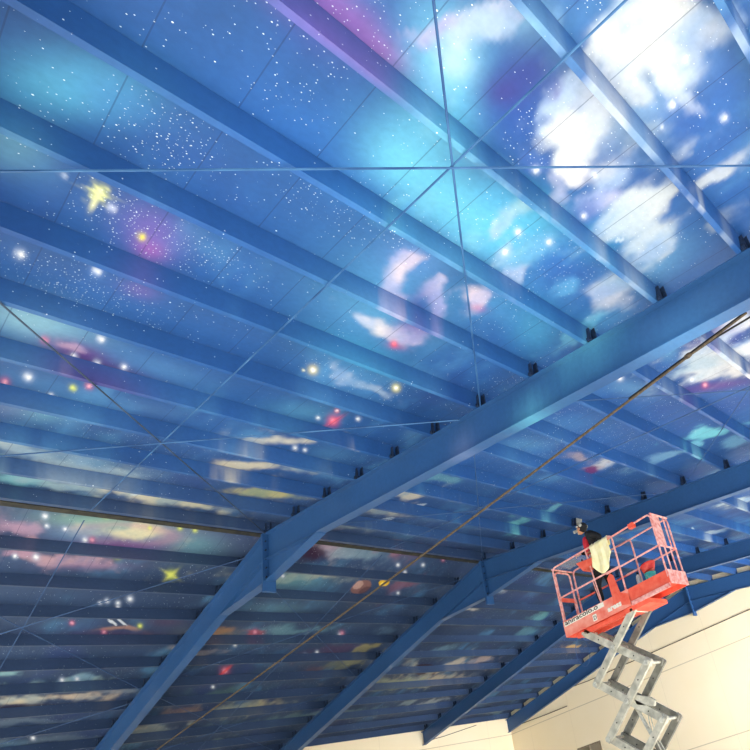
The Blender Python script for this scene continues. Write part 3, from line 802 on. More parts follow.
for fi, fx in enumerate(FX):
    fw = FW if fi < 4 else 0.14
    cx = fx + fw / 2; D = DEPTH[fi]
    fr = empty('roof_frame', (cx, YR, 0.0), 'blue steel roof frame, ' + FN[fi], 'roof frame', 'steel roof frames')
    for side in (-1, 1):
        ya, yb = (YN, YR - 0.012) if side < 0 else (YR + 0.012, YW - 0.005)
        n = int(abs(yb - ya) / 0.12)
        bm = bmesh.new()
        zt = lambda y: zp(y) - 0.001
        zb = lambda y: zp(y) - D + (0.0)
        sweep_y(bm, cx - fw / 2, cx + fw / 2, ya, yb, zt, lambda y: zt(y) - TF, n)
        sweep_y(bm, cx - TW / 2, cx + TW / 2, ya, yb, lambda y: zt(y) - TF, lambda y: zb(y) + TF, n)
        sweep_y(bm, cx - fw / 2, cx + fw / 2, ya, yb, lambda y: zb(y) + TF, zb, n)
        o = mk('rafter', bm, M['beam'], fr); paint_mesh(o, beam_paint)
        # ridge haunch
        h0, h1 = (YR - 1.78, YR - 0.03) if side < 0 else (YR + 0.03, YR + 1.80)
        def hz(y, h0=h0, h1=h1, side=side):
            t = (y - h0) / (h1 - h0) if side < 0 else (h1 - y) / (h1 - h0)
            return zp(y) - D - 0.40 * t
        bm = bmesh.new()
        sweep_y(bm, cx - TW / 2, cx + TW / 2, h0, h1, lambda y: zp(y) - D + 0.001, lambda y: hz(y) - 0.001, 10)
        sweep_y(bm, cx - fw / 2, cx + fw / 2, h0, h1, lambda y: hz(y), lambda y: hz(y) - TF, 10)
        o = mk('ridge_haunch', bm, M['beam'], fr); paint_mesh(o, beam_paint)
    bm = bmesh.new(); pw = 0.10
    box(bm, cx - pw, cx + pw, YR - 0.028, YR - 0.001, ZR - 1.10, ZR - 0.004)
    box(bm, cx - pw, cx + pw, YR + 0.001, YR + 0.028, ZR - 1.10, ZR - 0.004)
    o = mk('splice_plate', bm, M['beam'], fr); paint_mesh(o, beam_paint)
    for k in range(5):
        bm = bmesh.new(); z = ZR - 0.16 - k * 0.17
        for sx in (-0.055,): tube(bm, [(cx + sx, YR - 0.055, z), (cx + sx, YR + 0.055, z)], 0.014, 6)
        mk('bolt', bm, M['clip'], fr)
    if fi < 4:
        # columns: the near one stands clear, on the floor
        bm = bmesh.new(); box(bm, cx - fw / 2, cx + fw / 2, YN, YN + TF, 0, zp(YN) - D - 0.002); box(bm, cx - fw / 2, cx + fw / 2, YN + 0.25, YN + 0.25 + TF, 0, zp(YN + .25) - D - 0.002); box(bm, cx - TW / 2, cx + TW / 2, YN + TF, YN + 0.25, 0, zp(YN) - D - 0.002)
        if fi: o = mk('column', bm, M['beam'], fr); paint_mesh(o, beam_paint)
        else: bm.free()
    if 0 < fi < 4:
        for y0 in PY + [YR]:
            s = 1 if y0 > YR else -1
            yy = y0 - FL
            bm = bmesh.new(); z = zp(yy)
            box(bm, fx + 0.002, fx + 0.016, yy - 0.062, yy - 0.010, z, z + 0.17)
            box(bm, fx + 0.075, fx + 0.089, yy - 0.085, yy - 0.010, z, z + 0.19)
            box(bm, fx - 0.02, fx + 0.095, yy - 0.05, yy - 0.012, z, z + 0.04)
            mk('purlin_clip', bm, M['clip'], fr)
# ---------------------------------------------------------------- bracing rods
def rod(a, b, dz, label, mat, r=0.011, group='roof bracing rods', name='roof_bracing_rod', mids=()):
    pts = [Vector((a[0], a[1], zp(a[1]) - dz)), Vector((b[0], b[1], zp(b[1]) - dz))]
    bm = bmesh.new(); tube(bm, pts, r, 6)
    return tag(mk(name, bm, mat), label, 'bracing rod', group)
cells = [(4.35, -0.40, 'near slope by the eave'), (10.16, 5.15, 'near slope by the ridge'), (10.44, 15.9, 'far slope by the ridge'), (16.1, 20.85, 'far slope by the wall')]
for bi, (xa, xb, w) in enumerate(((-0.07, 4.315, 'left bay'), (4.49, 8.99, 'middle bay'))):
    for ci, (ya, yb, cw) in enumerate(cells):
        y0, y1 = min(ya, yb), max(ya, yb)
        A = [((-0.44, 4.45), (4.24, -0.53)), ((4.84, 10.20), (9.77, 4.86)), ((11.21, 16.03), (15.73, 11.0)), ((16.2, 20.8), (20.5, 16.6))][ci]
        dk = M['rod_dark'] if ci == 1 and bi == 0 else M['rod']
        rod((xa, A[0][0]), (xb, A[0][1]), 0.012, f'thin brace rod of {w}, {cw}, slanting away', dk if bi == 0 and ci < 2 else M['rod_dim'], 0.0085 - 0.002 * bi)
        rod((xa, A[1][0]), (xb, A[1][1]), 0.032, f'thin brace rod of {w}, {cw}, slanting back', M['rod'] if bi == 0 and ci < 2 else M['rod_dim'], 0.0085 - 0.002 * bi)
for x, w in ((2.055, 'left bay'), (6.63, 'middle bay')):
    rod((x, YN + 0.05), (x, YR - 0.1), 0.005, f'straight sag rod square to the purlins on the near slope, {w}', M['rod'] if w[0] == 'l' else M['rod_dim'], 0.008, name='roof_sag_rod', group='roof sag rods')
    rod((x, YR + 0.2), (x, YW - 0.05), 0.005, f'straight sag rod square to the purlins on the far slope, {w}', M['rod_dim'], 0.007, name='roof_sag_rod', group='roof sag rods')
# brown rope across the middle bay
bm = bmesh.new()
pts = [Vector(p) for p in [(5.16, 1.2, 5.62), (5.16, 18.0, 5.27)]]
P = []
for i in range(25):
    t = i / 24; P.append(pts[0].lerp(pts[-1], t) + Vector((0, 0, -0.04 * math.sin(math.pi * t))))
tube(bm, P, 0.016, 7)
rp = mk('hanging_rope', bm, M['rope']); tag(rp, 'long brown rope stretched diagonally under the middle bay', 'rope')
bm = bmesh.new(); a = P[0]
tube(bm, [a.lerp(P[-1], 0.045) + Vector((0.0, 0, -0.01)), a.lerp(P[-1], 0.025) + Vector((0.035, 0, 0.0)), a + Vector((0.11, -0.05, 0.0)), a + Vector((0.2, -0.25, 0.03))], 0.011, 6)
mk('loose_strand', bm, M['black'], rp)
bm = bmesh.new(); ellipsoid(bm, a.lerp(P[-1], 0.047), (0.035, 0.06, 0.03), 8); mk('rope_knot', bm, M['rope'], rp)
bm = bmesh.new(); tube(bm, [a.lerp(P[-1], k) + Vector((0, 0, .004)) for k in (0.0, 0.02, 0.04, 0.07, 0.10)], 0.019, 7); mk('black_tape', bm, M['black'], rp)
# ---------------------------------------------------------------- shell
bm = bmesh.new(); box(bm, -14, XW + 0.3, -14, YW + 0.3, -0.3, 0); tag(mk('floor', bm, M['floor']), kind='structure')
bm = bmesh.new()
wy0, wy1, wz0, wz1 = 16.10, 17.35, 1.2, 3.22
for y0, y1, z0 in ((YN, wy0, 0), (wy1, YW, 0)):
    ys = [y0] + ([YR] if y0 < YR < y1 else []) + [y1]
    for a, b_ in zip(ys, ys[1:]):
        prism(bm, [(XW, a, 0), (XW, b_, 0), (XW, b_, zroof(b_) + 0.01), (XW, a, zroof(a) + 0.01)], (0.25, 0, 0))
prism(bm, [(XW, wy0, wz1), (XW, wy1, wz1), (XW, wy1, zroof(wy1) + 0.01), (XW, wy0, zroof(wy0) + 0.01)], (0.25, 0, 0))
box(bm, XW, XW + 0.25, wy0, wy1, 0, wz0)
tag(mk('wall_right', bm, M['wall']), kind='structure')
bm = bmesh.new(); box(bm, -2.6, XW + 0.25, YW, YW + 0.25, 0, zroof(YW) - 0.0); tag(mk('wall_back', bm, M['wall']), kind='structure')
bm = bmesh.new(); 
for a in ((wy0, wy0 + 0.06, wz0, wz1), (wy1 - 0.06, wy1, wz0, wz1), (wy0 + 0.06, wy1 - 0.06, wz1 - 0.06, wz1), (wy0 + 0.06, wy1 - 0.06, wz0, wz0 + 0.06), ((wy0 + wy1) / 2 - 0.02, (wy0 + wy1) / 2 + 0.02, wz0 + 0.06, wz1 - 0.06)): box(bm, XW - 0.02, XW + 0.1, *a)
wn = mk('window_1', bm, M['frame']); tag(wn, kind='structure')
bm = bmesh.new(); box(bm, XW + 0.06, XW + 0.075, wy0 + 0.05, wy1 - 0.05, wz0 + 0.05, wz1 - 0.05); mk('window_pane', bm, M['glass'], wn)
def cable(pts, r, label, name='wall_cable', mat='rod_dark'):
    bm = bmesh.new(); tube(bm, pts, r, 6); return tag(mk(name, bm, M[mat]), label, 'cable', 'cables along the walls')
xw = XW - 0.02
cable([(xw, 0.5, 5.50), (xw, 8.3, 5.55), (xw, 16.0, 5.52), (xw, 17.05, 5.57)], 0.016, 'long straight dark cable across the cream end wall behind the scissor arms', mat='rope')
cable([(xw, 17.4, 4.92), (xw, 18.6, 4.93), (xw, 19.6, 4.96), (xw, 20.3, 4.98)], 0.018, 'short dark cable low on the end wall beneath the rafter foot', mat='rope')
cable([(14.2, YW - 0.02, 5.00), (15.0, YW - 0.02, 5.08), (15.8, YW - 0.02, 5.2), (16.6, YW - 0.02, 5.32)], 0.014, 'dark cable on the far side wall just under the eave', mat='rope')
# ---------------------------------------------------------------- scissor lift
LX0, LX1 = 7.80, 8.36          # near and far faces of the basket
LYA, LYM, LYB = 4.66, 5.52, 7.06   # extension end, joint, main end
ZB, ZD, ZTOE, ZMID, ZTOP = 4.13, 4.36, 4.42, 4.86, 5.46
LC = ((LX0 + LX1) / 2, 6.0)
lift = empty('scissor_lift', (LC[0], LC[1], 0.0), 'red scissor lift with grey crossed arms, its basket raised close to the roof', 'scissor lift')
def part(name, bm, mat, label=None, parent=None, smooth=False):
    o = mk(name, bm, M[mat], parent or lift, smooth=smooth)
    if label: o['label'] = label
    return o
# chassis and wheels on the floor
bm = bmesh.new(); prism(bm, [(LX0 - 0.02, 5.05, 0.20), (LX0 - 0.02, 4.95, 0.30), (LX0 - 0.02, 4.95, 0.52), (LX0 - 0.02, 6.95, 0.52), (LX0 - 0.02, 6.95, 0.30), (LX0 - 0.02, 6.85, 0.20)], (LX1 - LX0 + 0.04, 0, 0))
ch = part('chassis', bm, 'red'); bm = bmesh.new(); box(bm, LX0 - 0.025, LX0 - 0.018, 5.3, 6.5, 0.30, 0.46); part('tray_door', bm, 'pink', parent=ch)
for wx in (LX0 - 0.10, LX1 + 0.01):
    for wy in (5.25, 6.65):
        bm = bmesh.new(); pr = [(0.0, 0.0), (0.12, 0.0), (0.17, 0.015), (0.18, 0.045), (0.17, 0.075), (0.12, 0.09), (0.0, 0.09)]
        lathe(bm, pr, (0, 0, 0), 24)
        for v in bm.verts: v.co = Vector((wx + v.co.z, wy + v.co.x, 0.18 + v.co.y))
        wh = part('wheel', bm, 'black', smooth=False)
        bm = bmesh.new(); lathe(bm, [(0, 0), (0.08, 0), (0.08, 0.1), (0, 0.1)], (0, 0, 0), 16)
        for v in bm.verts: v.co = Vector((wx - 0.005 + v.co.z, wy + v.co.x, 0.18 + v.co.y))
        part('wheel_hub', bm, 'grey', parent=wh)
# scissor stack
LEV = [4.07, 3.17, 2.26, 1.36, 0.52]; YL, YRT = 6.70, 5.56
def arm(x0, x1, ya, za, yb, zb, w, mat, ribs=True):
    bm = bmesh.new(); a = Vector((0, ya, za)); b_ = Vector((0, yb, zb)); t = (b_ - a).normalized(); nn = Vector((0, -t.z, t.y)); e = 0.05
    a2 = a - t * e; b2 = b_ + t * e; ch_ = 0.02
    poly = [a2 + nn * (w / 2 - ch_), a2 + t * ch_ + nn * w / 2, b2 - t * ch_ + nn * w / 2, b2 + nn * (w / 2 - ch_), b2 - nn * (w / 2 - ch_), b2 - t * ch_ - nn * w / 2, a2 + t * ch_ - nn * w / 2, a2 - nn * (w / 2 - ch_)]
    prism(bm, [(x0, p.y, p.z) for p in poly], (x1 - x0, 0, 0))
    o = part('scissor_arm', bm, mat)
    for f in (0.22, 0.78):
        c = a.lerp(b_, f); bm = bmesh.new(); tube(bm, [(x0 - 0.006, c.y, c.z), (x0 + 0.01, c.y, c.z)], 0.012, 8); part('bolt', bm, 'black', parent=o)
    return o
for k in range(4):
    zt_, zb_ = LEV[k], LEV[k + 1]
    for j, (xa, xb) in enumerate(((LX0 + 0.045, LX0 + 0.095), (LX1 - 0.09, LX1 - 0.04))):
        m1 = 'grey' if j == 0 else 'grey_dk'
        arm(xa, xb, YRT, zt_, YL, zb_, 0.13, m1)              # falls toward the left
        arm(xa + 0.055 if j == 0 else xa - 0.055, xb + 0.055 if j == 0 else xb - 0.055, YL, zt_, YRT, zb_, 0.13, m1)
    for y, z, r in ((YL, zb_, 0.028), (YRT, zb_, 0.028), ((YL + YRT) / 2, (zt_ + zb_) / 2, 0.032)):
        bm = bmesh.new(); tube(bm, [(LX0 + 0.025, y, z), (LX1 - 0.02, y, z)], r, 10); part('cross_pin', bm, 'steel')
    for y, z in ((YL, zb_), (YRT, zb_), ((YL + YRT) / 2, (zt_ + zb_) / 2)):
        bm = bmesh.new(); tube(bm, [(LX0 + 0.02, y, z), (LX0 + 0.045, y, z)], 0.045, 12); part('pin_cap', bm, 'steel')
        bm = bmesh.new(); tube(bm, [(LX1 - 0.04, y, z), (LX1 - 0.012, y, z)], 0.045, 12); part('pin_cap', bm, 'steel')
for y in (YL, YRT):
    bm = bmesh.new(); tube(bm, [(LX0 + 0.02, y, LEV[0]), (LX1 - 0.02, y, LEV[0])], 0.03, 10); part('cross_pin', bm, 'steel')
# arm brackets and lift cylinder in the lower stage, seen at the right of the stack
for (ya, za, yb, zb) in ((6.2, 2.72, 5.8, 1.5),):
    bm = bmesh.new(); tube(bm, [(8.08, ya, za), (8.08, (ya + yb) / 2, (za + zb) / 2)], 0.03, 10); cy = part('lift_cylinder', bm, 'steel')
    bm = bmesh.new(); tube(bm, [(8.08, (ya + yb) / 2, (za + zb) / 2), (8.08, yb, zb)], 0.05, 12); part('cylinder_sleeve', bm, 'grey_dk', parent=cy)
bm = bmesh.new(); prism(bm, [(LX0 + 0.10, 6.05, 2.80), (LX0 + 0.10, 5.72, 2.66), (LX0 + 0.10, 5.64, 2.58), (LX0 + 0.10, 5.68, 2.50), (LX0 + 0.10, 6.0, 2.62)], (0.05, 0, 0)); part('arm_bracket', bm, 'grey')
bm = bmesh.new(); tube(bm, bend([(LX0 + 0.12, 5.84, 2.46), (LX0 + 0.12, 5.88, 2.2), (LX0 + 0.12, 5.80, 1.9), (LX0 + 0.12, 5.68, 1.55)], 0.2), 0.010, 6); part('hydraulic_hose', bm, 'steel')
bm = bmesh.new(); tube(bm, bend([(LX0 + 0.14, 5.81, 2.48), (LX0 + 0.14, 5.84, 2.2), (LX0 + 0.14, 5.75, 1.9), (LX0 + 0.14, 5.63, 1.55)], 0.2), 0.008, 6); part('hydraulic_hose', bm, 'steel')
# basket: underframe, deck, side panels
bm = bmesh.new(); box(bm, LX0 + 0.01, LX1 - 0.01, LYM, LYB - 0.01, ZD - 0.04, ZD); part('deck', bm, 'pink', 'paint-splashed deck plate')
bm = bmesh.new(); box(bm, LX0 + 0.03, LX1 - 0.03, LYA + 0.01, LYM + 0.3, ZD - 0.085, ZD - 0.045); part('extension_deck', bm, 'red')
def sidepanel(x0, x1, ya, yb, zlo_a, zlo_b, zhi, mat):
    bm = bmesh.new(); prism(bm, [(x0, ya, zlo_a), (x0, yb, zlo_b), (x0, yb, zhi), (x0, ya, zhi)], (x1 - x0, 0, 0))
    return bm
sp_ = part('side_panel', sidepanel(LX0 - 0.012, LX0 + 0.01, LYM - 0.02, LYB, ZB, ZB, ZTOE, 'red'), 'redworn', 'red side panel with worn white lettering and overspray')
part('side_panel', sidepanel(LX1 - 0.01, LX1 + 0.012, LYM - 0.02, LYB, ZB, ZB, ZTOE, 'red'), 'red')
part('toe_board', sidepanel(LX0 + 0.014, LX0 + 0.03, LYA, LYM + 0.02, ZB + 0.055, ZB + 0.055, ZTOE, 'red'), 'red')
part('toe_board', sidepanel(LX1 - 0.03, LX1 - 0.014, LYA, LYM + 0.02, ZB + 0.055, ZB + 0.055, ZTOE, 'red'), 'red')
bm = bmesh.new(); box(bm, LX0 + 0.014, LX1 - 0.014, LYA - 0.014, LYA, ZB + 0.05, ZTOE); part('toe_board', bm, 'pink')
bm = bmesh.new(); box(bm, LX0 + 0.012, LX1 - 0.012, LYB - 0.001, LYB + 0.012, ZB, ZTOE); part('toe_board', bm, 'red')
bm = bmesh.new(); box(bm, LX0 - 0.014, LX0 + 0.012, LYA + 0.01, LYM - 0.03, ZB - 0.01, ZB + 0.06); part('slide_rail', bm, 'pink', 'pale overspray-covered slide rail of the extension')
bm = bmesh.new(); box(bm, LX0 + 0.02, LX1 - 0.02, 5.15, 5.7, ZB - 0.08, ZB - 0.005); part('underframe', bm, 'red')
bm = bmesh.new(); box(bm, LX0 + 0.10, LX0 + 0.16, 5.6, 6.9, ZB - 0.075, ZB + 0.01); box(bm, LX1 - 0.16, LX1 - 0.10, 5.6, 6.9, ZB - 0.075, ZB + 0.01); part('underframe', bm, 'red')
# guard rails
RR = 0.017
def railp(pts, mat='pink', r=RR, rb=0.09, name='guard_rail', parent=None):
    bm = bmesh.new(); tube(bm, bend(pts, rb), r, 8); return part(name, bm, mat, parent=parent, smooth=False)
xn, xf = LX0 + 0.004, LX1 - 0.004
# near side, main section: a hoop from the left corner to the joint
railp([(xn, LYB - 0.02, ZTOE - 0.1), (xn, LYB - 0.02, ZTOP), (xn, LYM + 0.02, ZTOP), (xn, LYM + 0.02, ZTOE - 0.2)])
railp([(xn, LYB - 0.02, ZMID), (xn, LYM + 0.02, ZMID)])
# near side, extension: thinner hoop just inside
railp([(xn + 0.022, LYM + 0.35, ZTOP - 0.035), (xn + 0.022, LYA + 0.02, ZTOP - 0.01), (xn + 0.022, LYA + 0.02, ZTOE - 0.12)])
railp([(xn + 0.022, LYM + 0.35, ZMID - 0.01), (xn + 0.022, LYA + 0.02, ZMID)])
railp([(xn, 6.18, ZTOP - 0.02), (xn, 6.10, ZTOE)], r=0.013, name='rail_post')
railp([(xn + 0.05, 6.22, ZMID + 0.02), (xn + 0.05, 6.16, ZTOE)], r=0.010, name='rail_post')
# far side
railp([(xf, LYB - 0.02, ZTOE - 0.1), (xf, LYB - 0.02, ZTOP), (xf, LYM + 0.02, ZTOP), (xf, LYM + 0.02, ZTOE - 0.1)])
railp([(xf, LYB - 0.02, ZMID), (xf, LYM + 0.02, ZMID)], 'red')
railp([(xf - 0.022, LYM + 0.3, ZTOP - 0.02), (xf - 0.022, LYA + 0.02, ZTOP - 0.01), (xf - 0.022, LYA + 0.02, ZTOE - 0.1)])
railp([(xf - 0.022, LYM + 0.3, ZMID), (xf - 0.022, LYA + 0.02, ZMID)])
# left end: entry gate
railp([(xn, LYB + 0.0, ZTOP - 0.01), (xf, LYB + 0.0, ZTOP - 0.01)])
gt = railp([(xn + 0.06, LYB, ZTOE), (xn + 0.06, LYB, ZTOP - 0.06), (xf - 0.10, LYB, ZTOP - 0.06), (xf - 0.10, LYB, ZTOE)], name='entry_gate')
bm = bmesh.new(); box(bm, xn + 0.06, xf - 0.10, LYB - 0.008, LYB + 0.008, ZMID - 0.05, ZMID + 0.03); part('gate_bar', bm, 'red', parent=gt)
bm = bmesh.new(); box(bm, xf - 0.13, xf - 0.07, LYB - 0.01, LYB + 0.01, ZTOE, ZMID + 0.02); part('gate_plate', bm, 'pink', parent=gt)
# right end of the extension: solid upper panel, bars below
bm = bmesh.new(); box(bm, xn + 0.03, xn + 0.27, LYA + 0.01, LYA + 0.022, ZMID, ZTOP - 0.03); part('end_panel', bm, 'pink', 'pale pink end panel under the top rail')
railp([(xn + 0.022, LYA + 0.01, ZTOP - 0.01), (xf - 0.022, LYA + 0.01, ZTOP - 0.01)])
railp([(xn + 0.022, LYA + 0.01, ZMID), (xf - 0.022, LYA + 0.01, ZMID)])
for fx_ in (0.17, 0.34): railp([(xn + fx_, LYA + 0.01, ZTOE - 0.02), (xn + fx_, LYA + 0.01, ZMID)], r=0.014, name='rail_post')
railp([(xn + 0.40, LYA + 0.01, ZMID), (xn + 0.40, LYA + 0.01, ZTOP - 0.02)], r=0.014, name='rail_post')
# gusset plate where main and extension meet
bm = bmesh.new(); prism(bm, [(xn - 0.02, 5.84, ZTOE), (xn - 0.02, 5.85, ZMID - 0.11), (xn - 0.02, 5.77, ZMID - 0.04), (xn - 0.02, 5.71, ZMID - 0.10), (xn - 0.02, 5.66, ZTOE), (xn - 0.02, 5.50, ZTOE - 0.08), (xn - 0.02, 5.50, ZB + 0.02), (xn - 0.02, 5.86, ZB + 0.12)], (0.014, 0, 0)); part('gusset_plate', bm, 'red', 'bright red worn gusset plate')
# control box hanging on the near rail, small switch box on the far end
bm = bmesh.new(); prism(bm, [(xn - 0.02, 6.44, 5.30), (xn - 0.02, 6.02, 5.25), (xn - 0.02, 6.04, 5.15), (xn - 0.02, 6.32, 5.10)], (0.20, 0, 0)); cb = part('control_box', bm, 'red', 'orange-red control box under the top rail')
for k in range(3):
    bm = bmesh.new(); lathe(bm, [(0, 0), (0.014, 0), (0.014, 0.05), (0.02, 0.07), (0, 0.08)], (xn + 0.05 + 0.04 * (k % 2), 6.34 - 0.10 * k, 5.275), 8); part('joystick', bm, 'bottle' if k else 'black', parent=cb)
bm = bmesh.new(); box(bm, xn - 0.03, xn + 0.05, 5.02, 5.13, ZTOP - 0.09, ZTOP - 0.005); part('switch_box', bm, 'red', 'small bright red box on the top rail')
# hanging hose loop
bm = bmesh.new(); lp = []
for k in range(25):
    a = 2 * math.pi * k / 24; lp.append((LX1 - 0.15, 7.13 + 0.16 * math.sin(a) + 0.0, 3.88 + 0.27 * math.cos(a)))
tube(bm, lp, 0.006, 6); part('control_cable', bm, 'rod_dim', 'thin loop of cable hanging under the basket')
# lettering on the near side panel
def lettering(txt, size, x, y, z, slant, mat, name, parent, sx=1.0, thick=0.0):
    cu = bpy.data.curves.new(name, 'FONT'); cu.body = txt; cu.size = size; cu.extrude = 0.0015; cu.offset = thick; cu.resolution_u = 3
    to = bpy.data.objects.new(name, cu); COL.objects.link(to)
    bpy.context.view_layer.update()
    me = bpy.data.meshes.new_from_object(to.evaluated_get(bpy.context.evaluated_depsgraph_get()))
    bpy.data.objects.remove(to)
    o = bpy.data.objects.new(name, me); COL.objects.link(o)
    po = Vector(parent['_o'])
    for v in me.vertices:
        X_, Y_, Z_ = v.co; v.co = Vector((x - Z_, y - X_ * sx, z + Y_ + slant * X_)) - po
    me.materials.clear(); me.materials.append(M[mat]); o.parent = parent; return o
bm = bmesh.new(); prism(bm, [(LX0 - 0.0165, 7.03, 4.315), (LX0 - 0.0165, 6.06, 4.33), (LX0 - 0.0165, 6.06, 4.412), (LX0 - 0.0165, 7.03, 4.398)], (0.004, 0, 0))
part('name_plate', bm, 'decal', 'white strip with dark worn lettering', parent=sp_)
lettering('aniracolo.o', 0.125, LX0 - 0.0185, 7.01, 4.335, 0.015, 'ink', 'lettering', sp_, 1.45, 0.002)
bm = bmesh.new(); box(bm, LX0 - 0.0165, LX0 - 0.012, 6.27, 6.36, 4.165, 4.28); part('number_plate', bm, 'decal', 'small white plate', parent=sp_)
lettering('D', 0.10, LX0 - 0.0185, 6.345, 4.185, 0, 'ink', 'lettering', sp_, 1.0)
lettering('aress', 0.13, LX0 - 0.0185, 6.00, 4.20, 0.03, 'decal', 'lettering', sp_, 1.15, 0.006)
# ---------------------------------------------------------------- things on the lift
def cloth():
    bm = bmesh.new(); nu, nv = 22, 26; G = []
    for i in range(nu + 1):
        row = []
        for j in range(nv + 1):
            u = i / nu; v = j / nv
            y = 6.10 - 0.48 * u - 0.06 * math.sin(v * 3) * (1 - u)
            front = 0.30 + 0.28 * math.sin(u * 3.0 + 0.4) + 0.10 * u; back = 0.16
            L = (v * (front + back)) - back
            if L < 0: x = xn + 0.035 + 0.015 * math.sin(u * 9); z = ZTOP + 0.022 + L
            else: x = xn - 0.024 - 0.02 * math.sin(u * 14 + v * 2) * v - 0.012; z = ZTOP + 0.022 - L
            if abs(L) < 0.03: x = xn - 0.024 * (L / 0.03); z = ZTOP + 0.024
            x += 0.006 * math.sin(u * 31)
            row.append(bm.verts.new((x, y - 0.05 * L, z)))
        G.append(row)
    for i in range(nu):
        for j in range(nv): bm.faces.new([G[i][j], G[i + 1][j], G[i + 1][j + 1], G[i][j + 1]])
    o = mk('cloth', bm, M['cloth'], smooth=True)
    s = o.modifiers.new('thick', 'SOLIDIFY'); s.thickness = 0.006
    return o
tag(cloth(), 'cream cloth draped over the top rail of the lift basket', 'cloth')
bkc = (8.17, 5.22, ZD - 0.043)
bm = bmesh.new(); lathe(bm, [(0, 0), (0.080, 0), (0.10, 0.29), (0.106, 0.295), (0.106, 0.31), (0.094, 0.31), (0.076, 0.012), (0, 0.012)], bkc, 22)
bk = empty('paint_bucket', bkc, 'teal paint bucket on the lift deck beside the grey bottle', 'bucket')
mk('bucket_body', bm, M['teal'], bk)
bm = bmesh.new(); tube(bm, [(bkc[0] + 0.112 * math.cos(a), bkc[1] - 0.03 * math.sin(a), bkc[2] + 0.27 - 0.12 * math.sin(a)) for a in [k * math.pi / 10 for k in range(11)]], 0.004, 6); mk('bucket_handle', bm, M['steel'], bk)
bm = bmesh.new(); lathe(bm, [(0, 0), (0.105, 0.0), (0.135, 0.10), (0.14, 0.105), (0.14, 0.12), (0.12, 0.12), (0.10, 0.02), (0, 0.02)], (bkc[0], bkc[1], bkc[2] + 0.345), 22)
for v in bm.verts: v.co.z += (v.co.y - bkc[1]) * -0.2
o = mk('paint_tub', bm, M['redp']); tag(o, 'red paint tub set tilted on top of the teal bucket', 'tub')
bt = empty('spray_bottle', (8.12, 5.44, ZD - 0.043), 'small grey bottle on the lift deck left of the bucket', 'bottle')
bm = bmesh.new(); lathe(bm, [(0, 0), (0.045, 0), (0.047, 0.30), (0.034, 0.35), (0.016, 0.37), (0, 0.37)], (8.12, 5.44, ZD - 0.043), 14); mk('bottle_body', bm, M['bottle'], bt)
bm = bmesh.new(); lathe(bm, [(0, 0.37), (0.018, 0.37), (0.018, 0.41), (0, 0.41)], (8.12, 5.44, ZD - 0.043), 10); mk('bottle_cap', bm, M['black'], bt)
bm = bmesh.new(); G = []
for i in range(13):
    row = []
    for j in range(7):
        u = i / 12; v = j / 6
        row.append(bm.verts.new((xn + 0.05 + v * 0.34, LYB - 0.03 - u * 0.62, ZTOP + 0.018 - 0.10 * math.sin(u * 3.14) * math.sin(v * 3.14) - 0.02 * math.sin(u * 17 + v * 5))))
    G.append(row)
for i in range(12):
    for j in range(6): bm.faces.new([G[i][j], G[i + 1][j], G[i + 1][j + 1], G[i][j + 1]])
o = mk('plastic_sheet', bm, M['sheet'], smooth=True); tag(o, 'clear plastic sheet slung between the rails at the left end of the basket', 'plastic sheet')
# ---------------------------------------------------------------- painter
def skin(name, joints, edges, mat, parent=None, sub=2, root=0):
    me = bpy.data.meshes.new(name); po = Vector(parent['_o']) if parent is not None else Vector((0, 0, 0))
    me.from_pydata([tuple(Vector(j[:3]) - po) for j in joints], edges, [])
    o = bpy.data.objects.new(name, me); COL.objects.link(o)
    md = o.modifiers.new('skin', 'SKIN'); md.use_smooth_shade = True
    sk = me.skin_vertices[0].data if me.skin_vertices else None
    if sk is None:
        bpy.context.view_layer.objects.active = o
        bm = bmesh.new(); bm.from_mesh(me); bm.verts.layers.skin.verify(); bm.to_mesh(me); bm.free(); sk = me.skin_vertices[0].data
    for i, j in enumerate(joints):
        r = j[3]; sk[i].radius = (r, r) if not isinstance(r, tuple) else r; sk[i].use_root = (i == root)
    s = o.modifiers.new('sub', 'SUBSURF'); s.levels = sub; s.render_levels = sub
    bpy.context.view_layer.update()
    m2 = bpy.data.meshes.new_from_object(o.evaluated_get(bpy.context.evaluated_depsgraph_get()))
    bpy.data.objects.remove(o)
    for p_ in m2.polygons: p_.use_smooth = True
    m2.materials.clear(); m2.materials.append(M[mat])
    o = bpy.data.objects.new(name, m2); COL.objects.link(o)
    if parent is not None: o.parent = parent; o['_o'] = tuple(po)
    return o
PXx, FZ = 8.09, ZD
man = empty('person', (PXx, 6.2, FZ), 'person in black clothes and red shirt with goggles and mask, standing in the lift basket', 'person')
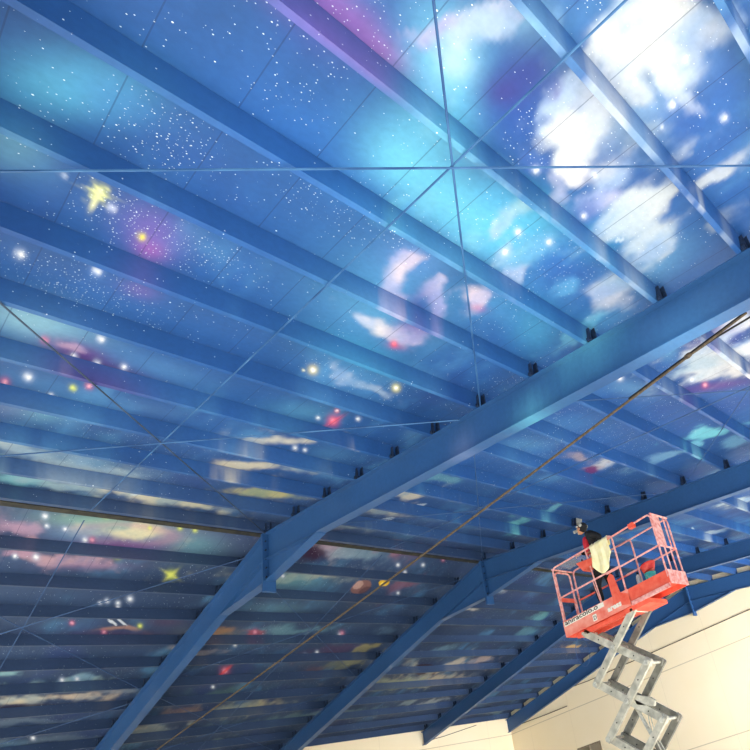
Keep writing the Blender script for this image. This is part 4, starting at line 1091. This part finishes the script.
# joints: facing +y (to the left of the picture), leaning a little forward and looking up
J = {
 'pelvis': (PXx, 6.12, 5.20, 0.115), 'waist': (PXx, 6.11, 5.36, 0.115), 'chest': (PXx, 6.14, 5.60, 0.15), 'neckb': (PXx, 6.20, 5.80, 0.085), 'neck': (PXx, 6.29, 5.91, 0.052),
 'shN': (PXx - 0.155, 6.10, 5.78, 0.075), 'shF': (PXx + 0.155, 6.20, 5.76, 0.07),
 'elN': (PXx - 0.17, 5.86, 5.60, 0.06), 'wrN': (PXx - 0.13, 6.14, 5.44, 0.032), 'elF': (PXx + 0.13, 6.34, 5.52, 0.045), 'wrF': (PXx - 0.02, 6.50, 5.56, 0.030),
 'hpN': (PXx - 0.085, 6.12, 5.12, 0.095), 'hpF': (PXx + 0.085, 6.13, 5.12, 0.095), 'knN': (PXx - 0.10, 6.26, 4.80, 0.062), 'knF': (PXx + 0.10, 6.08, 4.78, 0.062),
 'anN': (PXx - 0.10, 6.24, 4.46, 0.042), 'anF': (PXx + 0.10, 6.00, 4.46, 0.042), 'toN': (PXx - 0.10, 6.38, 4.405, 0.034), 'toF': (PXx + 0.10, 6.14, 4.405, 0.034)}
names_ = list(J); ix = {n: i for i, n in enumerate(names_)}
E_ = [('pelvis', 'waist'), ('waist', 'chest'), ('chest', 'neckb'), ('neckb', 'neck'), ('chest', 'shN'), ('chest', 'shF'), ('shN', 'elN'), ('elN', 'wrN'), ('shF', 'elF'), ('elF', 'wrF'), ('pelvis', 'hpN'), ('pelvis', 'hpF'), ('hpN', 'knN'), ('hpF', 'knF'), ('knN', 'anN'), ('knF', 'anF'), ('anN', 'toN'), ('anF', 'toF')]
body = skin('body', [J[n] for n in names_], [(ix[a], ix[b_]) for a, b_ in E_], 'jacket', man)
# trousers and shirt follow the body as their own meshes
skin('trousers', [(PXx, 6.12, 5.26, 0.128), (PXx - 0.085, 6.12, 5.12, 0.106), (PXx + 0.085, 6.13, 5.12, 0.106), (PXx - 0.10, 6.26, 4.80, 0.074), (PXx + 0.10, 6.08, 4.78, 0.074), (PXx - 0.10, 6.24, 4.50, 0.062), (PXx + 0.10, 6.00, 4.50, 0.062)], [(0, 1), (0, 2), (1, 3), (2, 4), (3, 5), (4, 6)], 'trouser', man)
skin('shirt', [(PXx - 0.02, 6.20, 5.32, 0.085), (PXx - 0.05, 6.25, 5.48, 0.09), (PXx - 0.05, 6.28, 5.62, 0.095), (PXx - 0.06, 6.29, 5.74, 0.065), (PXx - 0.05, 6.30, 5.82, 0.035)], [(0, 1), (1, 2), (2, 3), (3, 4)], 'shirt', man)
for sx, yy in ((-0.10, 6.24), (0.10, 6.00)):
    bm = bmesh.new(); ellipsoid(bm, (PXx + sx, yy + 0.06, ZD + 0.045), (0.05, 0.15, 0.05), 12)
    for v in bm.verts: v.co.z = max(v.co.z, ZD + 0.002)
    mk('shoe', bm, M['shoe'], man, smooth=True)
# head: skull, jaw, nose, ears, tilted back to look up
HC = Vector((PXx, 6.36, 6.02)); HR = Matrix.Rotation(math.radians(28), 4, 'X')
def hp(x, y, z): return HC + (HR @ Vector((x, y, z)))
bm = bmesh.new(); ellipsoid(bm, HC, (0.072, 0.095, 0.112), 20, HR)
for v in bm.verts:
    l = HR.inverted() @ (v.co - HC)
    if l.z < 0: l.x *= 1 - 0.28 * min(1, -l.z / 0.11); l.y = l.y * (1 - 0.12 * min(1, -l.z / 0.11)) + 0.012 * min(1, -l.z / 0.11)
    v.co = HC + HR @ l
ellipsoid(bm, hp(0, 0.100, -0.012), (0.014, 0.022, 0.022), 8, HR)
for s_ in (-1, 1): ellipsoid(bm, hp(s_ * 0.072, -0.005, -0.005), (0.010, 0.022, 0.032), 8, HR)
head = mk('head', bm, M['skin'], man, smooth=True)
for s_ in (-1, 1):
    bm = bmesh.new(); ellipsoid(bm, hp(s_ * 0.030, 0.084, 0.018), (0.011, 0.008, 0.008), 8, HR); mk('eye', bm, M['decal'], head)
bm = bmesh.new(); tube(bm, [hp(-0.02, 0.088, -0.058), hp(0, 0.093, -0.060), hp(0.02, 0.088, -0.058)], 0.005, 6); mk('mouth', bm, M['redp'], head)
bm = bmesh.new(); ellipsoid(bm, hp(0, -0.018, 0.026), (0.081, 0.098, 0.102), 18, HR)
for v in list(bm.verts):
    l = HR.inverted() @ (v.co - HC)
    if l.y > 0.045 and l.z < 0.06: bm.verts.remove(v)
mk('hair', bm, M['jacket'], man, smooth=True)
# respirator, goggles and upturned face shield
bm = bmesh.new(); ellipsoid(bm, hp(0, 0.100, -0.045), (0.042, 0.036, 0.040), 12, HR); rs = mk('respirator', bm, M['mask'], man, smooth=True)
for s_ in (-1, 1):
    bm = bmesh.new(); tube(bm, [hp(s_ * 0.035, 0.10, -0.06), hp(s_ * 0.075, 0.115, -0.085)], 0.030, 12); mk('filter_cartridge', bm, M['mask'], rs)
bm = bmesh.new(); tube(bm, [hp(x, 0.094 - 6 * x * x, 0.022) for x in (-0.06, -0.04, -0.02, 0, 0.02, 0.04, 0.06)], 0.022, 10); mk('goggles', bm, M['steel'], man)
bm = bmesh.new(); tube(bm, [hp(0.082 * math.cos(a), 0.10 * math.sin(a), 0.055) for a in [k * 2 * math.pi / 20 for k in range(21)]], 0.010, 6); hb = mk('headband', bm, M['black'], man)
bm = bmesh.new(); n_ = 9; rows = []
for i in range(n_):
    a = math.radians(40 + 100 * i / (n_ - 1)); rows.append([bm.verts.new(hp(0.10 * math.cos(a), 0.105 * math.sin(a) + dy, dz)) for dy, dz in ((0, 0.06), (0.02, 0.12), (0.03, 0.20))])
for a_, b_ in zip(rows, rows[1:]):
    for k in range(2): bm.faces.new([a_[k], b_[k], b_[k + 1], a_[k + 1]])
fs = mk('face_shield', bm, M['mask'], hb, smooth=True); md = fs.modifiers.new('t', 'SOLIDIFY'); md.thickness = 0.003
for s_ in (-1, 1):
    bm = bmesh.new(); ellipsoid(bm, hp(s_ * 0.088, -0.03, 0.06), (0.022, 0.036, 0.036), 12, HR); mk('ear_defender', bm, M['mask'], hb, smooth=True)
# hands with five fingers
def hand(w, d, up, side, name='hand'):
    w = Vector(w); d = Vector(d).normalized(); up = Vector(up).normalized(); lat = d.cross(up).normalized() * side
    jo = [(*w, 0.022), (*(w + d * 0.05), 0.026), (*(w + d * 0.085), 0.024)]; ed = [(0, 1), (1, 2)]
    for k, (o_, L) in enumerate(((-0.028, 0.060), (-0.010, 0.072), (0.009, 0.068), (0.027, 0.052))):
        b0 = w + d * 0.08 + lat * o_; i = len(jo)
        jo += [(*b0, 0.0085), (*(b0 + d * L * 0.5 - up * 0.010), 0.008), (*(b0 + d * L * 0.75 - up * L * 0.55), 0.007)]
        ed += [(2, i), (i, i + 1), (i + 1, i + 2)]
    b0 = w + d * 0.03 - lat * 0.028; i = len(jo); jo += [(*b0, 0.010), (*(b0 + d * 0.035 - lat * 0.022 - up * 0.01), 0.009)]; ed += [(1, i), (i, i + 1)]
    return skin(name, jo, ed, 'skin', man, 1)
hand((PXx - 0.02, 6.50, 5.56), (-0.75, 0.55, -0.35), (-0.3, 0.1, 0.95), 1)
hand((PXx - 0.13, 6.14, 5.44), (-0.55, 0.75, -0.10), (0, 0, 1), -1)

# ---------------------------------------------------------------- light
W = bpy.data.worlds.new('World'); SC.world = W; W.use_nodes = True
bg = W.node_tree.nodes['Background']; bg.inputs[0].default_value = (0.80, 0.89, 1.0, 1); bg.inputs[1].default_value = 0.8
su = bpy.data.lights.new('sun', 'SUN'); su.energy = 17.0; su.angle = 0.02; su.color = (1.0, 0.96, 0.9)
so = bpy.data.objects.new('sun', su); COL.objects.link(so)
so.rotation_euler = Vector((0.3, 0.7, -0.6)).to_track_quat('-Z', 'Y').to_euler()
for nm, loc, tgt, sx, sy, e in [('end_wall_fill', (14.5, -0.9, 1.9), (18.5, 15.0, 3.2), 6.0, 3.2, 560.0)]:  # added fill lamp brightening the end wall; no door is known there
    l = bpy.data.lights.new(nm, 'AREA'); l.shape = 'RECTANGLE'; l.size = sx; l.size_y = sy; l.energy = e; l.color = (0.97, 0.98, 1.0); l.spread = 1.3
    lo = bpy.data.objects.new(nm, l); COL.objects.link(lo); lo.location = loc
    lo.rotation_euler = (Vector(tgt) - Vector(loc)).to_track_quat('-Z', 'Y').to_euler()
# ---------------------------------------------------------------- camera
cd = bpy.data.cameras.new('camera'); co_ = bpy.data.objects.new('camera', cd); COL.objects.link(co_)
R = Vector((0.5737364, -0.7704827, -0.2778182)); U = Vector((-0.1666768, -0.4419367, 0.8814254)); F = Vector((0.8019011, 0.459400, 0.3819767))
mw = Matrix((( R.x, U.x, -F.x, 0), (R.y, U.y, -F.y, 0), (R.z, U.z, -F.z, 1.6), (0, 0, 0, 1)))
co_.matrix_world = mw
cd.sensor_fit = 'HORIZONTAL'; cd.sensor_width = 36; cd.lens = 36 * 585.566 / 750
cd.shift_x = (375 - 660) / 750; cd.shift_y = (515 - 375) / 750
cd.clip_start = 0.05; cd.clip_end = 200
SC.camera = co_
for o in bpy.data.objects:
    if '_o' in o: del o['_o']
SC.view_settings.view_transform = 'Standard'; SC.view_settings.look = 'None'; SC.view_settings.gamma = 1; SC.view_settings.exposure = 0.33
